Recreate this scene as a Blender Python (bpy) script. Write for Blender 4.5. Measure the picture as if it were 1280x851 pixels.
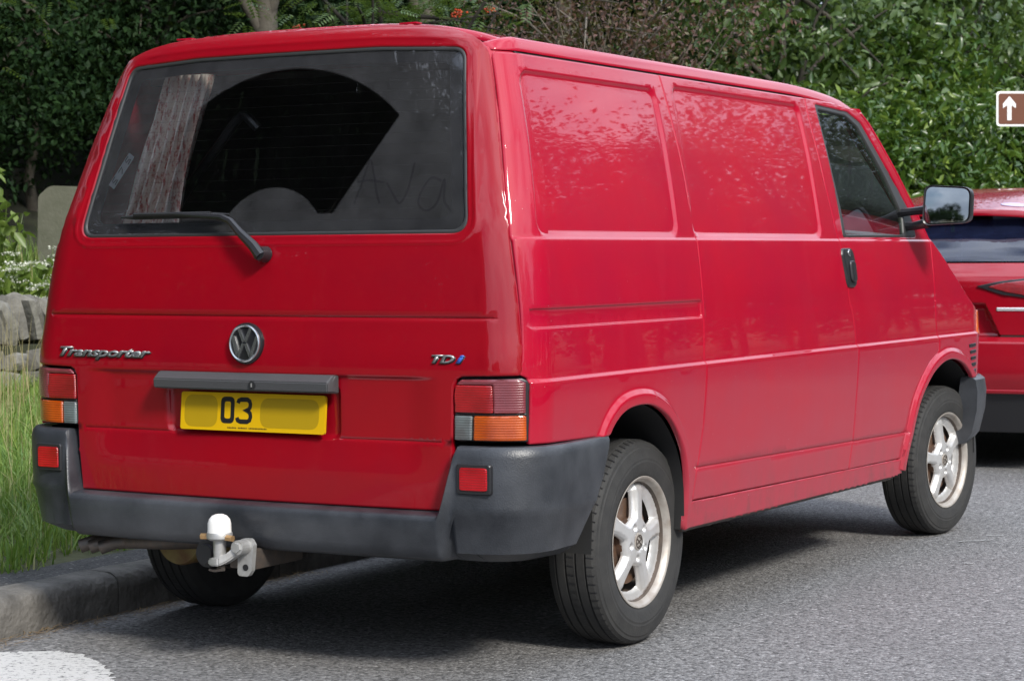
import bpy, bmesh, math, random
import numpy as np
from mathutils import Matrix, Vector
from mathutils.geometry import delaunay_2d_cdt
random.seed(4); RNG = np.random.default_rng(7)
R = math.radians
for o in list(bpy.data.objects): bpy.data.objects.remove(o)
SC = bpy.context.scene; COL = SC.collection

# ------------------------------------------------------------------ camera
CAMP = (3.776, -5.046, 1.197); YAW, PITCH, ROLL, FPX = R(29.83), R(-2.284), R(-0.398), 2687.5
def cam_axes():
    fw = Vector((-math.sin(YAW)*math.cos(PITCH), math.cos(YAW)*math.cos(PITCH), math.sin(PITCH)))
    r = Vector((math.cos(YAW), math.sin(YAW), 0)); u = r.cross(fw)
    return fw, r*math.cos(ROLL)+u*math.sin(ROLL), u*math.cos(ROLL)-r*math.sin(ROLL)
FW, RT, UP = cam_axes()
cd = bpy.data.cameras.new('camera'); cam = bpy.data.objects.new('camera', cd); COL.objects.link(cam)
cam.matrix_world = Matrix(((RT.x, UP.x, -FW.x, CAMP[0]), (RT.y, UP.y, -FW.y, CAMP[1]), (RT.z, UP.z, -FW.z, CAMP[2]), (0, 0, 0, 1)))
cd.sensor_width = 36; cd.lens = 36*FPX/1280; cd.clip_start = .1; cd.clip_end = 2000
cd.dof.use_dof = True; cd.dof.focus_distance = 7.0; cd.dof.aperture_fstop = 11
SC.camera = cam
# ------------------------------------------------------------------ sky and sun
SUN_AZ, SUN_EL = R(120), R(37)          # compass-style: 0 = +Y (along the road), 90 = +X
w = bpy.data.worlds.new('World'); SC.world = w; w.use_nodes = True
nt = w.node_tree; nt.nodes.clear()
def wn(t, **k):
    n = nt.nodes.new(t)
    for a, b in k.items(): setattr(n, a, b)
    return n
sky = wn('ShaderNodeTexSky', sky_type='NISHITA', sun_disc=False, sun_elevation=SUN_EL, sun_rotation=SUN_AZ)
tc = wn('ShaderNodeTexCoord'); mp = wn('ShaderNodeMapping'); mp.inputs['Scale'].default_value = (1.6, 1.6, 3.2)
ns = wn('ShaderNodeTexNoise'); ns.inputs['Scale'].default_value = 1.7; ns.inputs['Detail'].default_value = 7; ns.inputs['Roughness'].default_value = .58
rp = wn('ShaderNodeValToRGB'); rp.color_ramp.elements[0].position = .36; rp.color_ramp.elements[1].position = .52
ns2 = wn('ShaderNodeTexNoise'); ns2.inputs['Scale'].default_value = 3.1; ns2.inputs['Detail'].default_value = 6
rp2 = wn('ShaderNodeValToRGB'); rp2.color_ramp.elements[0].position = .3; rp2.color_ramp.elements[0].color = (6.6, 7.6, 9.6, 1)
rp2.color_ramp.elements[1].position = .68; rp2.color_ramp.elements[1].color = (11.2, 12.2, 14.2, 1)
mx = wn('ShaderNodeMix', data_type='RGBA'); bg = wn('ShaderNodeBackground'); bg.inputs['Strength'].default_value = .10; ow = wn('ShaderNodeOutputWorld')
L = nt.links.new
L(tc.outputs['Generated'], mp.inputs['Vector']); L(mp.outputs['Vector'], ns.inputs['Vector']); L(mp.outputs['Vector'], ns2.inputs['Vector'])
L(ns.outputs['Fac'], rp.inputs['Fac']); L(ns2.outputs['Fac'], rp2.inputs['Fac'])
L(rp.outputs['Color'], mx.inputs['Factor']); L(sky.outputs['Color'], mx.inputs['A'])
sx_ = wn('ShaderNodeSeparateXYZ'); mr = wn('ShaderNodeMapRange'); mr.inputs['From Min'].default_value = 0.; mr.inputs['From Max'].default_value = 1.; mr.inputs['To Min'].default_value = .42; mr.inputs['To Max'].default_value = 1.5
mu = wn('ShaderNodeMix', data_type='RGBA', blend_type='MULTIPLY'); mu.inputs['Factor'].default_value = 1.
L(tc.outputs['Generated'], sx_.inputs[0]); L(sx_.outputs['Z'], mr.inputs['Value']); L(rp2.outputs['Color'], mu.inputs['A']); L(mr.outputs['Result'], mu.inputs['B']); L(mu.outputs['Result'], mx.inputs['B'])
L(mx.outputs['Result'], bg.inputs['Color']); L(bg.outputs['Background'], ow.inputs['Surface'])
sd = bpy.data.lights.new('sun', 'SUN'); sd.energy = 2.4; sd.angle = R(10); sd.color = (1, .955, .88)
sun = bpy.data.objects.new('sun', sd); COL.objects.link(sun)
sdir = Vector((math.sin(SUN_AZ)*math.cos(SUN_EL), math.cos(SUN_AZ)*math.cos(SUN_EL), math.sin(SUN_EL)))
sun.rotation_euler = sdir.to_track_quat('Z', 'Y').to_euler(); sun.location = (6, -6, 20)
SC.view_settings.view_transform = 'Standard'; SC.view_settings.look = 'None'; SC.view_settings.exposure = .9; SC.view_settings.gamma = 1
SC.render.engine = 'CYCLES'; SC.cycles.use_denoising = True; SC.cycles.max_bounces = 8; SC.cycles.transparent_max_bounces = 12
SC.cycles.sample_clamp_indirect = 6

# ------------------------------------------------------------------ materials
def M(name, col, rough=.5, metal=0., coat=0., var=0., vscale=8., col2=None, bump=0., bscale=60., spec=.5, detail=4., coat_rough=.05, trans=0., emit=None):
    m = bpy.data.materials.new(name); m.use_nodes = True; t = m.node_tree; b = t.nodes['Principled BSDF']
    b.inputs['Base Color'].default_value = (*col, 1); b.inputs['Roughness'].default_value = rough; b.inputs['Metallic'].default_value = metal
    b.inputs['Coat Weight'].default_value = coat; b.inputs['Coat Roughness'].default_value = coat_rough; b.inputs['Specular IOR Level'].default_value = spec
    if trans: b.inputs['Transmission Weight'].default_value = trans
    tcn = t.nodes.new('ShaderNodeTexCoord')
    if col2 is not None:
        n = t.nodes.new('ShaderNodeTexNoise'); n.inputs['Scale'].default_value = vscale; n.inputs['Detail'].default_value = detail; n.inputs['Roughness'].default_value = .6
        r = t.nodes.new('ShaderNodeValToRGB'); r.color_ramp.elements[0].position = .5-.5*max(.02, 1-var); r.color_ramp.elements[1].position = .5+.5*max(.02, 1-var)
        r.color_ramp.elements[0].color = (*col, 1); r.color_ramp.elements[1].color = (*col2, 1)
        t.links.new(tcn.outputs['Object'], n.inputs['Vector']); t.links.new(n.outputs['Fac'], r.inputs['Fac']); t.links.new(r.outputs['Color'], b.inputs['Base Color'])
    if bump:
        n = t.nodes.new('ShaderNodeTexNoise'); n.inputs['Scale'].default_value = bscale; n.inputs['Detail'].default_value = 5
        bm_ = t.nodes.new('ShaderNodeBump'); bm_.inputs['Strength'].default_value = bump; bm_.inputs['Distance'].default_value = .01
        t.links.new(tcn.outputs['Object'], n.inputs['Vector']); t.links.new(n.outputs['Fac'], bm_.inputs['Height']); t.links.new(bm_.outputs['Normal'], b.inputs['Normal'])
    return m
class NB:                                   # tiny node builder
    def __init__(s, m): s.t = m.node_tree
    def n(s, typ, ins={}, **k):
        x = s.t.nodes.new(typ)
        for a, b in k.items(): setattr(x, a, b)
        for a, b in ins.items():
            if isinstance(b, bpy.types.NodeSocket): s.t.links.new(b, x.inputs[a])
            else: x.inputs[a].default_value = b
        return x
    def math(s, op, a, b=0., c=0.): return s.n('ShaderNodeMath', {0: a, 1: b, 2: c}, operation=op).outputs[0]
    def ramp(s, f, p0, p1, c0=(0, 0, 0, 1), c1=(1, 1, 1, 1)):
        r = s.n('ShaderNodeValToRGB', {'Fac': f}); e = r.color_ramp.elements; e[0].position, e[1].position = p0, p1; e[0].color, e[1].color = c0, c1; return r.outputs['Color']
    def mix(s, f, a, b):
        x = s.n('ShaderNodeMix', data_type='RGBA')
        for k, v in (('Factor', f), ('A', a), ('B', b)):
            if isinstance(v, bpy.types.NodeSocket): s.t.links.new(v, x.inputs[k])
            else: x.inputs[k].default_value = v
        return x.outputs['Result']
def mat_paint(name, base, dust=1.0, coat=.95):
    m = M(name, base, .5, coat=.9, coat_rough=.03, spec=.12); q = NB(m); b = m.node_tree.nodes['Principled BSDF']
    pos = q.n('ShaderNodeNewGeometry').outputs['Position']; z = q.n('ShaderNodeSeparateXYZ', {0: pos}).outputs['Z']
    n1 = q.n('ShaderNodeTexNoise', {'Vector': pos, 'Scale': 2.3, 'Detail': 6., 'Roughness': .65}).outputs['Fac']
    n2 = q.n('ShaderNodeTexNoise', {'Vector': pos, 'Scale': 55., 'Detail': 3.}).outputs['Fac']
    st = q.n('ShaderNodeMapping', {'Vector': pos, 'Scale': (30., 30., 1.3)}).outputs['Vector']
    n3 = q.n('ShaderNodeTexNoise', {'Vector': st, 'Scale': 1., 'Detail': 4.}).outputs['Fac']
    low = q.n('ShaderNodeMapRange', {'Value': q.math('ADD', z, q.math('MULTIPLY', n1, -.55)), 'From Min': .62, 'From Max': .02, 'To Min': 0., 'To Max': 1.}, interpolation_type='SMOOTHSTEP').outputs[0]
    gen = q.math('MULTIPLY', q.ramp(n3, .45, .75), .035)
    f = q.math('MULTIPLY', q.math('ADD', q.math('MULTIPLY', low, .42), gen), dust)
    speck = q.math('MULTIPLY', q.ramp(n2, .70, .76), .10*dust)
    f = q.math('ADD', f, speck)
    fade = q.mix(q.ramp(n1, .35, .7), (*base, 1), (base[0]*.86, base[1]*1.3, base[2]*1.25, 1))
    col = q.mix(f, fade, (.36, .085, .105, 1))
    gm = q.math('MULTIPLY', q.n('ShaderNodeMapRange', {'Value': q.math('ADD', z, q.math('MULTIPLY', n1, -.30)), 'From Min': .36, 'From Max': .12, 'To Min': 0., 'To Max': 1.}).outputs[0], q.math('MULTIPLY', q.ramp(n3, .3, .7), .95*dust))
    n4 = q.n('ShaderNodeTexNoise', {'Vector': pos, 'Scale': 17., 'Detail': 8., 'Roughness': .75}).outputs['Fac']
    col = q.mix(q.math('MULTIPLY', gm, q.ramp(n4, .35, .65)), col, (.07, .04, .035, 1))
    chip = q.math('MULTIPLY', q.ramp(q.n('ShaderNodeTexNoise', {'Vector': pos, 'Scale': 140., 'Detail': 1.}).outputs['Fac'], .80, .81), .6*min(1, dust*1.4))
    col = q.mix(chip, col, (.45, .36, .34, 1))
    m.node_tree.links.new(col, b.inputs['Base Color'])
    m.node_tree.links.new(q.math('ADD', .012, q.math('MULTIPLY', f, .4)), b.inputs['Coat Roughness'])
    m.node_tree.links.new(q.math('SUBTRACT', coat, q.math('MULTIPLY', f, .8)), b.inputs['Coat Weight'])
    return m
PAINT = mat_paint('red_van_paint', (.355, .0003, .016), .75)
PAINT_SHADED = mat_paint('red_van_paint_shaded_rear', (.25, .0002, .006), .08, .8)  # same red paint, its colour darkened to carry the shade on the rear
CARPAINT = mat_paint('red_car_paint', (.28, .0004, .008), .15)
BLACK = M('black_rubber', (.012, .012, .013), .55)
SEAL = M('window_rubber', (.03, .03, .03), .45)
DARK = M('dark_underside', (.012, .012, .012), .8)
TRIM = M('dark_interior_trim', (.035, .033, .035), .8, col2=(.06, .055, .055), var=.4, vscale=14)
PLASTIC = M('weathered_bumper_plastic', (.013, .015, .019), .38, col2=(.060, .064, .072), var=.66, vscale=3.2, bump=.12, bscale=220, detail=8)
BLACKPL = M('black_plastic', (.018, .018, .02), .35)
GREYPL = M('grey_handle_plastic', (.05, .05, .052), .5, bump=.05, bscale=300)
TYRE = M('tyre_rubber', (.018, .018, .018), .75, col2=(.035, .034, .032), var=.4, vscale=20, bump=.08, bscale=120)
ALLOY = M('silver_alloy', (.70, .70, .70), .36, .6, col2=(.60, .58, .55), var=.45, vscale=16, detail=7)
BARREL = M('dark_brown_barrel', (.060, .048, .040), .6, .3, col2=(.13, .10, .08), var=.4, vscale=20)  # dark brown with paler brown patches
RIMDIRT = M('dirty_rim', (.52, .50, .46), .5, .45, col2=(.26, .21, .17), var=.35, vscale=22, detail=8)
DISC = M('brake_disc', (.12, .10, .09), .5, .6, col2=(.2, .1, .05), var=.4, vscale=30)
CHROME = M('dull_chrome', (.42, .43, .44), .22, .9)
BADGE = M('badge_grey', (.26, .27, .27), .35, .6)
BADGEBK = M('badge_black', (.01, .01, .012), .35)
BLUE = M('badge_blue', (.03, .10, .42), .4)
STEEL = M('galvanised_steel', (.36, .35, .33), .45, .6, col2=(.50, .50, .49), var=.4, vscale=45)
STEELD = M('dark_steel', (.06, .058, .055), .5, .5, col2=(.12, .09, .07), var=.4, vscale=40)
BRASS = M('brass_nut', (.42, .26, .12), .4, .7)
WHITEPL = M('white_plastic', (.78, .77, .74), .4, col2=(.66, .64, .6), var=.4, vscale=40)
RUSTY = M('rusty_cream_metal', (.24, .20, .07), .6, col2=(.10, .035, .012), var=.55, vscale=11, detail=7)
YELLOW = M('number_plate_yellow', (.60, .36, .002), .35, coat=.3)
OCHRE = M('number_plate_ochre', (.36, .23, .001), .45)
INK = M('number_plate_black', (.012, .012, .012), .4)
SEATM = M('grey_seat_fabric', (.10, .10, .11), .9, col2=(.15, .15, .16), var=.3, vscale=60)
MIRR = M('mirror_glass', (.27, .295, .31), .03, 1.)
def mat_lens(name, col, rib=900., inten=1.):
    m = M(name, col, .18, coat=.8, coat_rough=.1); q = NB(m); b = m.node_tree.nodes['Principled BSDF']
    pos = q.n('ShaderNodeNewGeometry').outputs['Position']
    wv = q.n('ShaderNodeTexWave', {'Vector': pos, 'Scale': rib/20.}, bands_direction='Z').outputs['Fac']
    bp = q.n('ShaderNodeBump', {'Height': wv, 'Strength': .35, 'Distance': .003}).outputs['Normal']
    m.node_tree.links.new(bp, b.inputs['Normal'])
    n = q.n('ShaderNodeTexNoise', {'Vector': pos, 'Scale': 13., 'Detail': 3.}).outputs['Fac']
    m.node_tree.links.new(q.mix(q.ramp(n, .35, .65), (*col, 1), (min(1, col[0]*1.5), col[1]*1.8, col[2]*1.8, 1)), b.inputs['Base Color'])
    b.inputs['Subsurface Weight'].default_value = .0
    return m
LRED = mat_lens('red_lens', (.20, .004, .006)); LORG = mat_lens('amber_lens', (.30, .040, .0015)); LCLR = mat_lens('smoked_clear_lens', (.085, .085, .085))
LFOG = mat_lens('fog_lens', (.26, .002, .005)); LPINK = mat_lens('frosted_red_lens', (.14, .022, .028))
def mat_glass(name, tint, dust=(0, 0), arc=False, ior=1.5, dcol=(.42, .42, .44)):
    m = bpy.data.materials.new(name); m.use_nodes = True; t = m.node_tree; t.nodes.clear(); q = NB(m)
    tr = q.n('ShaderNodeBsdfTransparent', {'Color': (*tint, 1)}); gl = q.n('ShaderNodeBsdfGlossy', {'Color': (1, 1, 1, 1), 'Roughness': .01})
    fr = q.n('ShaderNodeFresnel', {'IOR': ior})
    gm = q.n('ShaderNodeMixShader', {0: fr.outputs[0], 1: tr.outputs[0], 2: gl.outputs[0]})
    df = q.n('ShaderNodeBsdfDiffuse', {'Color': (*dcol, 1)})
    pos = q.n('ShaderNodeNewGeometry').outputs['Position']; sp = q.n('ShaderNodeSeparateXYZ', {0: pos})
    n = q.n('ShaderNodeTexNoise', {'Vector': pos, 'Scale': 9., 'Detail': 8., 'Roughness': .7}).outputs['Fac']
    n2 = q.n('ShaderNodeTexNoise', {'Vector': pos, 'Scale': 260., 'Detail': 2.}).outputs['Fac']
    f = q.math('MULTIPLY', q.math('ADD', q.ramp(n, .2, .8), q.math('MULTIPLY', n2, .7)), dust[0])
    if arc:                                  # the wiper has swept part of the pane clean
        dx = q.math('SUBTRACT', sp.outputs['X'], .037); dz = q.math('MULTIPLY', q.math('SUBTRACT', sp.outputs['Z'], 1.205), 1.03)
        rr = q.math('SQRT', q.math('ADD', q.math('MULTIPLY', dx, dx), q.math('MULTIPLY', dz, dz)))
        a = q.n('ShaderNodeMapRange', {'Value': rr, 'From Min': .566, 'From Max': .560}).outputs[0]
        b = q.n('ShaderNodeMapRange', {'Value': rr, 'From Min': .196, 'From Max': .201}).outputs[0]
        # right-hand end of the sweep: line through (.243,1.307) and (.434,1.607)
        s_ = q.math('SUBTRACT', q.math('MULTIPLY', q.math('SUBTRACT', sp.outputs['X'], .243), .300), q.math('MULTIPLY', q.math('SUBTRACT', sp.outputs['Z'], 1.307), .191))
        c = q.n('ShaderNodeMapRange', {'Value': s_, 'From Min': .0012, 'From Max': -.0012}).outputs[0]
        d = q.n('ShaderNodeMapRange', {'Value': sp.outputs['Z'], 'From Min': 1.316, 'From Max': 1.322}).outputs[0]
        k = q.math('MULTIPLY', q.math('MULTIPLY', a, b), q.math('MULTIPLY', c, d))
        f = q.math('MULTIPLY', f, q.math('SUBTRACT', 1., q.math('MULTIPLY', k, .96)))
    mm = q.n('ShaderNodeMixShader', {0: f, 1: gm.outputs[0], 2: df.outputs[0]})
    q.n('ShaderNodeOutputMaterial', {'Surface': mm.outputs[0]})
    return m
GLASS_REAR = mat_glass('dusty_rear_glass', (.74, .76, .78), (.060, 0), True)
GLASS = mat_glass('side_glass', (.80, .88, .84), (.012, 0), ior=1.36)
GLASS_CAR = mat_glass('dark_car_glass', (.10, .13, .20), (.075, 0), ior=1.6, dcol=(.09, .13, .34))

# ------------------------------------------------------------------ mesh helpers
def link(o, parent=None):
    COL.objects.link(o)
    if parent is not None: o.parent = parent
    return o
def mk(name, verts, faces, mat, parent=None, smooth=True, normals=None, sharp=None):
    me = bpy.data.meshes.new(name); me.from_pydata([tuple(map(float, v)) for v in verts], [], [tuple(map(int, f)) for f in faces]); me.update()
    if mat is not None: me.materials.append(mat)
    if smooth: me.shade_smooth()
    if sharp is not None: me.set_sharp_from_angle(angle=R(sharp))
    if normals is not None: me.normals_split_custom_set_from_vertices([tuple(map(float, n)) for n in normals])
    return link(bpy.data.objects.new(name, me), parent)
def bmo(name, bm, mat, parent=None, sharp=35, smooth=True):
    bmesh.ops.recalc_face_normals(bm, faces=bm.faces)
    me = bpy.data.meshes.new(name); bm.to_mesh(me); bm.free()
    if mat is not None: me.materials.append(mat)
    if smooth: me.shade_smooth(); me.set_sharp_from_angle(angle=R(sharp))
    return link(bpy.data.objects.new(name, me), parent)
def thing(name, label, cat, loc=(0, 0, 0), rz=0, group=None):
    o = bpy.data.objects.new(name, None); o.location = loc; o.rotation_euler.z = rz; o.empty_display_size = .2
    link(o); return tag(o, label, cat, group)
def tag(o, label, cat, group=None, kind=None):
    if label: o['label'] = label
    if cat: o['category'] = cat
    if group: o['group'] = group
    if kind: o['kind'] = kind
    return o
def box(bm, c, s, bev=0., rot=None):
    r = bmesh.ops.create_cube(bm, size=1.); vs = r['verts']
    mtx = Matrix.Translation(c) @ (rot if rot is not None else Matrix.Identity(4)) @ Matrix.Diagonal((*s, 1))
    bmesh.ops.transform(bm, matrix=mtx, verts=vs)
    if bev:
        es = list({e for v in vs for e in v.link_edges}); bmesh.ops.bevel(bm, geom=es, offset=bev, segments=2, affect='EDGES', profile=.6)
def tube(bm, pts, rad, n=10, cap=True):
    pts = [Vector(p) for p in pts]; rad = rad if hasattr(rad, '__len__') else [rad]*len(pts); rings = []
    prev = None
    for i, p in enumerate(pts):
        d = (pts[min(i+1, len(pts)-1)]-pts[max(i-1, 0)]).normalized()
        if prev is None: a = d.orthogonal().normalized()
        else: a = (prev-d*prev.dot(d)).normalized()
        prev = a; b = d.cross(a)
        rings.append([bm.verts.new(p+(a*math.cos(2*math.pi*k/n)+b*math.sin(2*math.pi*k/n))*rad[i]) for k in range(n)])
    for A, B in zip(rings, rings[1:]):
        for k in range(n): bm.faces.new((A[k], A[(k+1) % n], B[(k+1) % n], B[k]))
    if cap: bm.faces.new(rings[0][::-1]); bm.faces.new(rings[-1])
def lathe(bm, prof, n=64, axis='x', arc=2*math.pi):
    rings = []
    full = abs(arc-2*math.pi) < 1e-6
    for k in range(n if full else n+1):
        a = arc*k/n; rings.append([bm.verts.new((x, r*math.cos(a), r*math.sin(a))) for x, r in prof])
    m = len(rings)
    for k in range(m if full else m-1):
        A, B = rings[k], rings[(k+1) % m]
        for i in range(len(prof)-1): bm.faces.new((A[i], A[i+1], B[i+1], B[i]))
def sst(a, b, t):
    t = np.clip((np.asarray(t, float)-a)/(b-a), 0, 1); return t*t*(3-2*t)
def pch(xs, ys):
    xs = np.array(xs, float); ys = np.array(ys, float); h = np.diff(xs); d = np.diff(ys)/h; m = np.zeros(len(xs))
    for i in range(1, len(xs)-1):
        if d[i-1]*d[i] > 0: w1 = 2*h[i]+h[i-1]; w2 = h[i]+2*h[i-1]; m[i] = (w1+w2)/(w1/d[i-1]+w2/d[i])
    m[0] = d[0]; m[-1] = d[-1]
    def f(x):
        x = np.clip(np.asarray(x, float), xs[0], xs[-1]); i = np.clip(np.searchsorted(xs, x, 'right')-1, 0, len(xs)-2); t = (x-xs[i])/h[i]
        return (1+2*t)*(1-t)**2*ys[i]+t*(1-t)**2*h[i]*m[i]+t*t*(3-2*t)*ys[i+1]+t*t*(t-1)*h[i]*m[i+1]
    return f
def smooth_line(pts, step=.02, closed=False):       # Catmull-Rom through pts
    P = np.array(pts, float); n = len(P); out = []
    for i in range(n if closed else n-1):
        g = (lambda k: P[k % n]) if closed else (lambda k: P[min(max(k, 0), n-1)])
        a, b, c, d = g(i-1), g(i), g(i+1), g(i+2); m = max(2, int(np.linalg.norm(c-b)/step))
        for t in np.arange(m)/m: out.append(.5*((2*b)+(-a+c)*t+(2*a-5*b+4*c-d)*t*t+(-a+3*b-3*c+d)*t**3))
    if not closed: out.append(P[-1])
    return np.array(out)
def dens(pts, step=.02, closed=False):
    P = [np.array(p, float) for p in pts]; out = []; n = len(P)
    for i in range(n if closed else n-1):
        a, b = P[i], P[(i+1) % n]; m = max(1, int(np.ceil(np.linalg.norm(b-a)/step)))
        out += [a+(b-a)*k/m for k in range(m)]
    if not closed: out.append(P[-1])
    return np.array(out)
def rpoly(pts, r, seg=6):                            # polygon with rounded corners
    P = [np.array(p, float) for p in pts]; n = len(P); out = []
    rr = r if hasattr(r, '__len__') else [r]*n
    for i in range(n):
        a, b, c = P[i-1], P[i], P[(i+1) % n]; u = (a-b); v = (c-b); lu, lv = np.linalg.norm(u), np.linalg.norm(v); u /= lu; v /= lv
        ang = math.acos(np.clip(u@v, -1, 1)); t = min(rr[i]/max(math.tan(ang/2), 1e-6), lu*.48, lv*.48)
        if rr[i] <= 0 or ang > 3.1: out.append(b); continue
        p0, p1 = b+u*t, b+v*t
        for k in range(seg+1):
            s = k/seg; out.append((1-s)**2*p0+2*s*(1-s)*b+s*s*p1)
    return out
def inside(poly, P):
    poly = np.asarray(poly); x, y = P[:, 0], P[:, 1]; r = np.zeros(len(P), bool); j = len(poly)-1
    for i in range(len(poly)):
        xi, yi = poly[i]; xj, yj = poly[j]
        if yi != yj:
            c = ((yi > y) != (yj > y)) & (x < (xj-xi)*(y-yi)/(yj-yi)+xi); r ^= c
        j = i
    return r
def seg_dist(P, line):
    P = np.asarray(P, float); line = np.asarray(line, float); d = np.full(len(P), 9.)
    for a, b in zip(line[:-1], line[1:]):
        ab = b-a; t = np.clip(((P-a)@ab)/max(ab@ab, 1e-12), 0, 1); d = np.minimum(d, np.linalg.norm(P-a-t[:, None]*ab, axis=1))
    return d
def panel(name, outline, fn, mat, parent=None, holes=(), feats=(), grid=.03, lip=.02, roll=.003, flip=1, step=.02, smooth_n=True, inset=.006):
    """a pressed sheet: 2-D outline meshed by constrained Delaunay, laid on the surface fn(u, v) -> xyz, edges rolled inward."""
    loops = [dens(outline, step, True)]+[dens(h, step, True) for h in holes]
    pts, edges = [], []
    for lp in loops:
        b = len(pts); pts += list(lp); n = len(lp); edges += [(b+i, b+(i+1) % n) for i in range(n)]
    lo, hi = loops[0].min(0)-.02, loops[0].max(0)+.02
    if roll and inset:                               # keep the rolled edge narrow
        for li, lp in enumerate(loops):
            area = .5*np.sum(lp[:, 0]*np.roll(lp[:, 1], -1)-np.roll(lp[:, 0], -1)*lp[:, 1]); sg = (1 if area > 0 else -1)*(1 if li == 0 else -1)
            t = np.roll(lp, -1, 0)-np.roll(lp, 1, 0); t /= np.linalg.norm(t, axis=1)[:, None]+1e-9
            q = lp+np.stack([-t[:, 1], t[:, 0]], 1)*sg*inset; b = len(pts); n = len(q); pts += list(q); edges += [(b+i, b+(i+1) % n) for i in range(n)]
    for f in feats:
        f = dens(f, step); ok = np.all((f > lo) & (f < hi), axis=1); b = len(pts); pts += list(f)
        edges += [(b+i, b+i+1) for i in range(len(f)-1) if ok[i] and ok[i+1]]
    A = np.array(pts)
    gu, gv = np.meshgrid(np.arange(lo[0], hi[0], grid), np.arange(lo[1], hi[1], grid)); G = np.stack([gu.ravel(), gv.ravel()], 1); G[:, 0] += RNG.uniform(-.001, .001, len(G))
    G = G[inside(loops[0], G)]
    if len(G):
        keep = np.ones(len(G), bool)
        for k in range(0, len(A), 400):
            d = np.linalg.norm(G[:, None]-A[None, k:k+400], axis=2).min(1); keep &= d > grid*.35
        G = G[keep]
    allp = np.vstack([A, G]) if len(G) else A
    V, _, F, *_ = delaunay_2d_cdt([Vector(p) for p in allp], edges, [], 0, 1e-5)
    V = np.array([(v[0], v[1]) for v in V]); F = np.array([f for f in F if len(f) == 3])
    C = V[F].mean(1); k = inside(loops[0], C)
    for h in loops[1:]: k &= ~inside(h, C)
    F = F[k]; used = np.unique(F); re = -np.ones(len(V), int); re[used] = np.arange(len(used)); V = V[used]; F = re[F]
    u, v = V[:, 0], V[:, 1]; P = fn(u, v); e = 1e-3
    du = fn(u+e, v)-fn(u-e, v); dv = fn(u, v+e)-fn(u, v-e); N = np.cross(du, dv); N /= np.linalg.norm(N, axis=1)[:, None]+1e-12; N *= flip
    # boundary
    from collections import Counter
    cnt = Counter(); 
    for f in F:
        for a, b in ((f[0], f[1]), (f[1], f[2]), (f[2], f[0])): cnt[(min(a, b), max(a, b))] += 1
    be = [(a, b) for f in F for a, b in ((f[0], f[1]), (f[1], f[2]), (f[2], f[0])) if cnt[(min(a, b), max(a, b))] == 1]
    out = np.zeros((len(V), 3)); isb = np.zeros(len(V), bool)
    for a, b in be:
        t = P[b]-P[a]; t /= np.linalg.norm(t)+1e-12; o = np.cross(t, N[a]*flip); out[a] += o; out[b] += o; isb[a] = isb[b] = True
    out /= np.linalg.norm(out, axis=1)[:, None]+1e-12
    P2 = P.copy(); N2 = N.copy()
    if roll: P2[isb] -= N[isb]*roll; N2[isb] = N[isb]+out[isb]*.9; N2 /= np.linalg.norm(N2, axis=1)[:, None]+1e-12
    faces = F[:, ::-1] if flip < 0 else F
    faces = [tuple(f) for f in faces]; verts = list(P2); nor = list(N2)
    if lip:
        idx = {}
        for i in np.where(isb)[0]:
            idx[i] = len(verts); verts.append(P[i]-N[i]*lip); nor.append(out[i])
        for a, b in be:
            q = (b, a, idx[a], idx[b]); faces.append(q if flip > 0 else q[::-1])
    return mk(name, verts, faces, mat, parent, normals=nor if smooth_n else None)
def ring_mesh(name, outer, inner, fn, mat, parent, **k): return panel(name, outer, fn, mat, parent, holes=[inner], **k)
def text_mesh(body, size=1., shear=0., extrude=.0, offset=0., space=1.):
    c = bpy.data.curves.new('t', 'FONT'); c.body = body; c.size = size; c.shear = shear; c.extrude = extrude; c.offset = offset; c.space_character = space; c.resolution_u = 3
    o = bpy.data.objects.new('t', c); COL.objects.link(o); dg = bpy.context.evaluated_depsgraph_get(); me = bpy.data.meshes.new_from_object(o.evaluated_get(dg))
    bpy.data.objects.remove(o); return me

# ------------------------------------------------------------------ the van: surfaces
Wf = pch([.28, .41, .6, .85, 1.0, 1.245, 1.5, 1.72, 1.80], [.882, .892, .908, .918, .904, .87, .804, .738, .712])
YRf = pch([.3, .87, 1.0, 1.245, 1.5, 1.78, 1.90], [0, .0, .012, .042, .105, .182, .215])
RC, BOW, GUT = .15, .03, .712
def zroof(x): return 1.786+.092*(1-np.minimum(np.abs(x)/.70, 1.02)**6)
def rear_base(x, z):
    wz = Wf(z); a = np.abs(x); xc = wz-RC; zt = zroof(x)
    return YRf(z)+BOW*np.minimum(a/xc, 1)**2+np.where(a > xc, RC-np.sqrt(np.maximum(RC**2-(a-xc)**2, 1e-6)), 0)+(.05-np.sqrt(np.maximum(.0025-np.maximum(0, z-(zt-.05))**2, 1e-7)))*(1-sst(.585, .665, a))
def side_base(y, z):
    d = np.maximum(YRf(z)+BOW+RC-y, 0); f = np.maximum(y-3.93, 0)
    return Wf(z)-RC+np.sqrt(np.maximum(RC**2-d**2, 1e-5))-(.35-np.sqrt(np.maximum(.1225-f**2, 1e-4)))
def rbox(u, v, uc, vc, hu, hv, r):
    qu = np.abs(u-uc)-hu+r; qv = np.abs(v-vc)-hv+r
    return np.hypot(np.maximum(qu, 0), np.maximum(qv, 0))+np.minimum(np.maximum(qu, qv), 0)-r
ARCH_R = smooth_line([(1.058, .33), (1.058, .40), (1.05, .487), (1.003, .592), (.907, .686), (.80, .735), (.70, .748), (.60, .738), (.53, .705), (.485, .655), (.455, .58), (.44, .48), (.43, .33)], .02)
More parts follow.
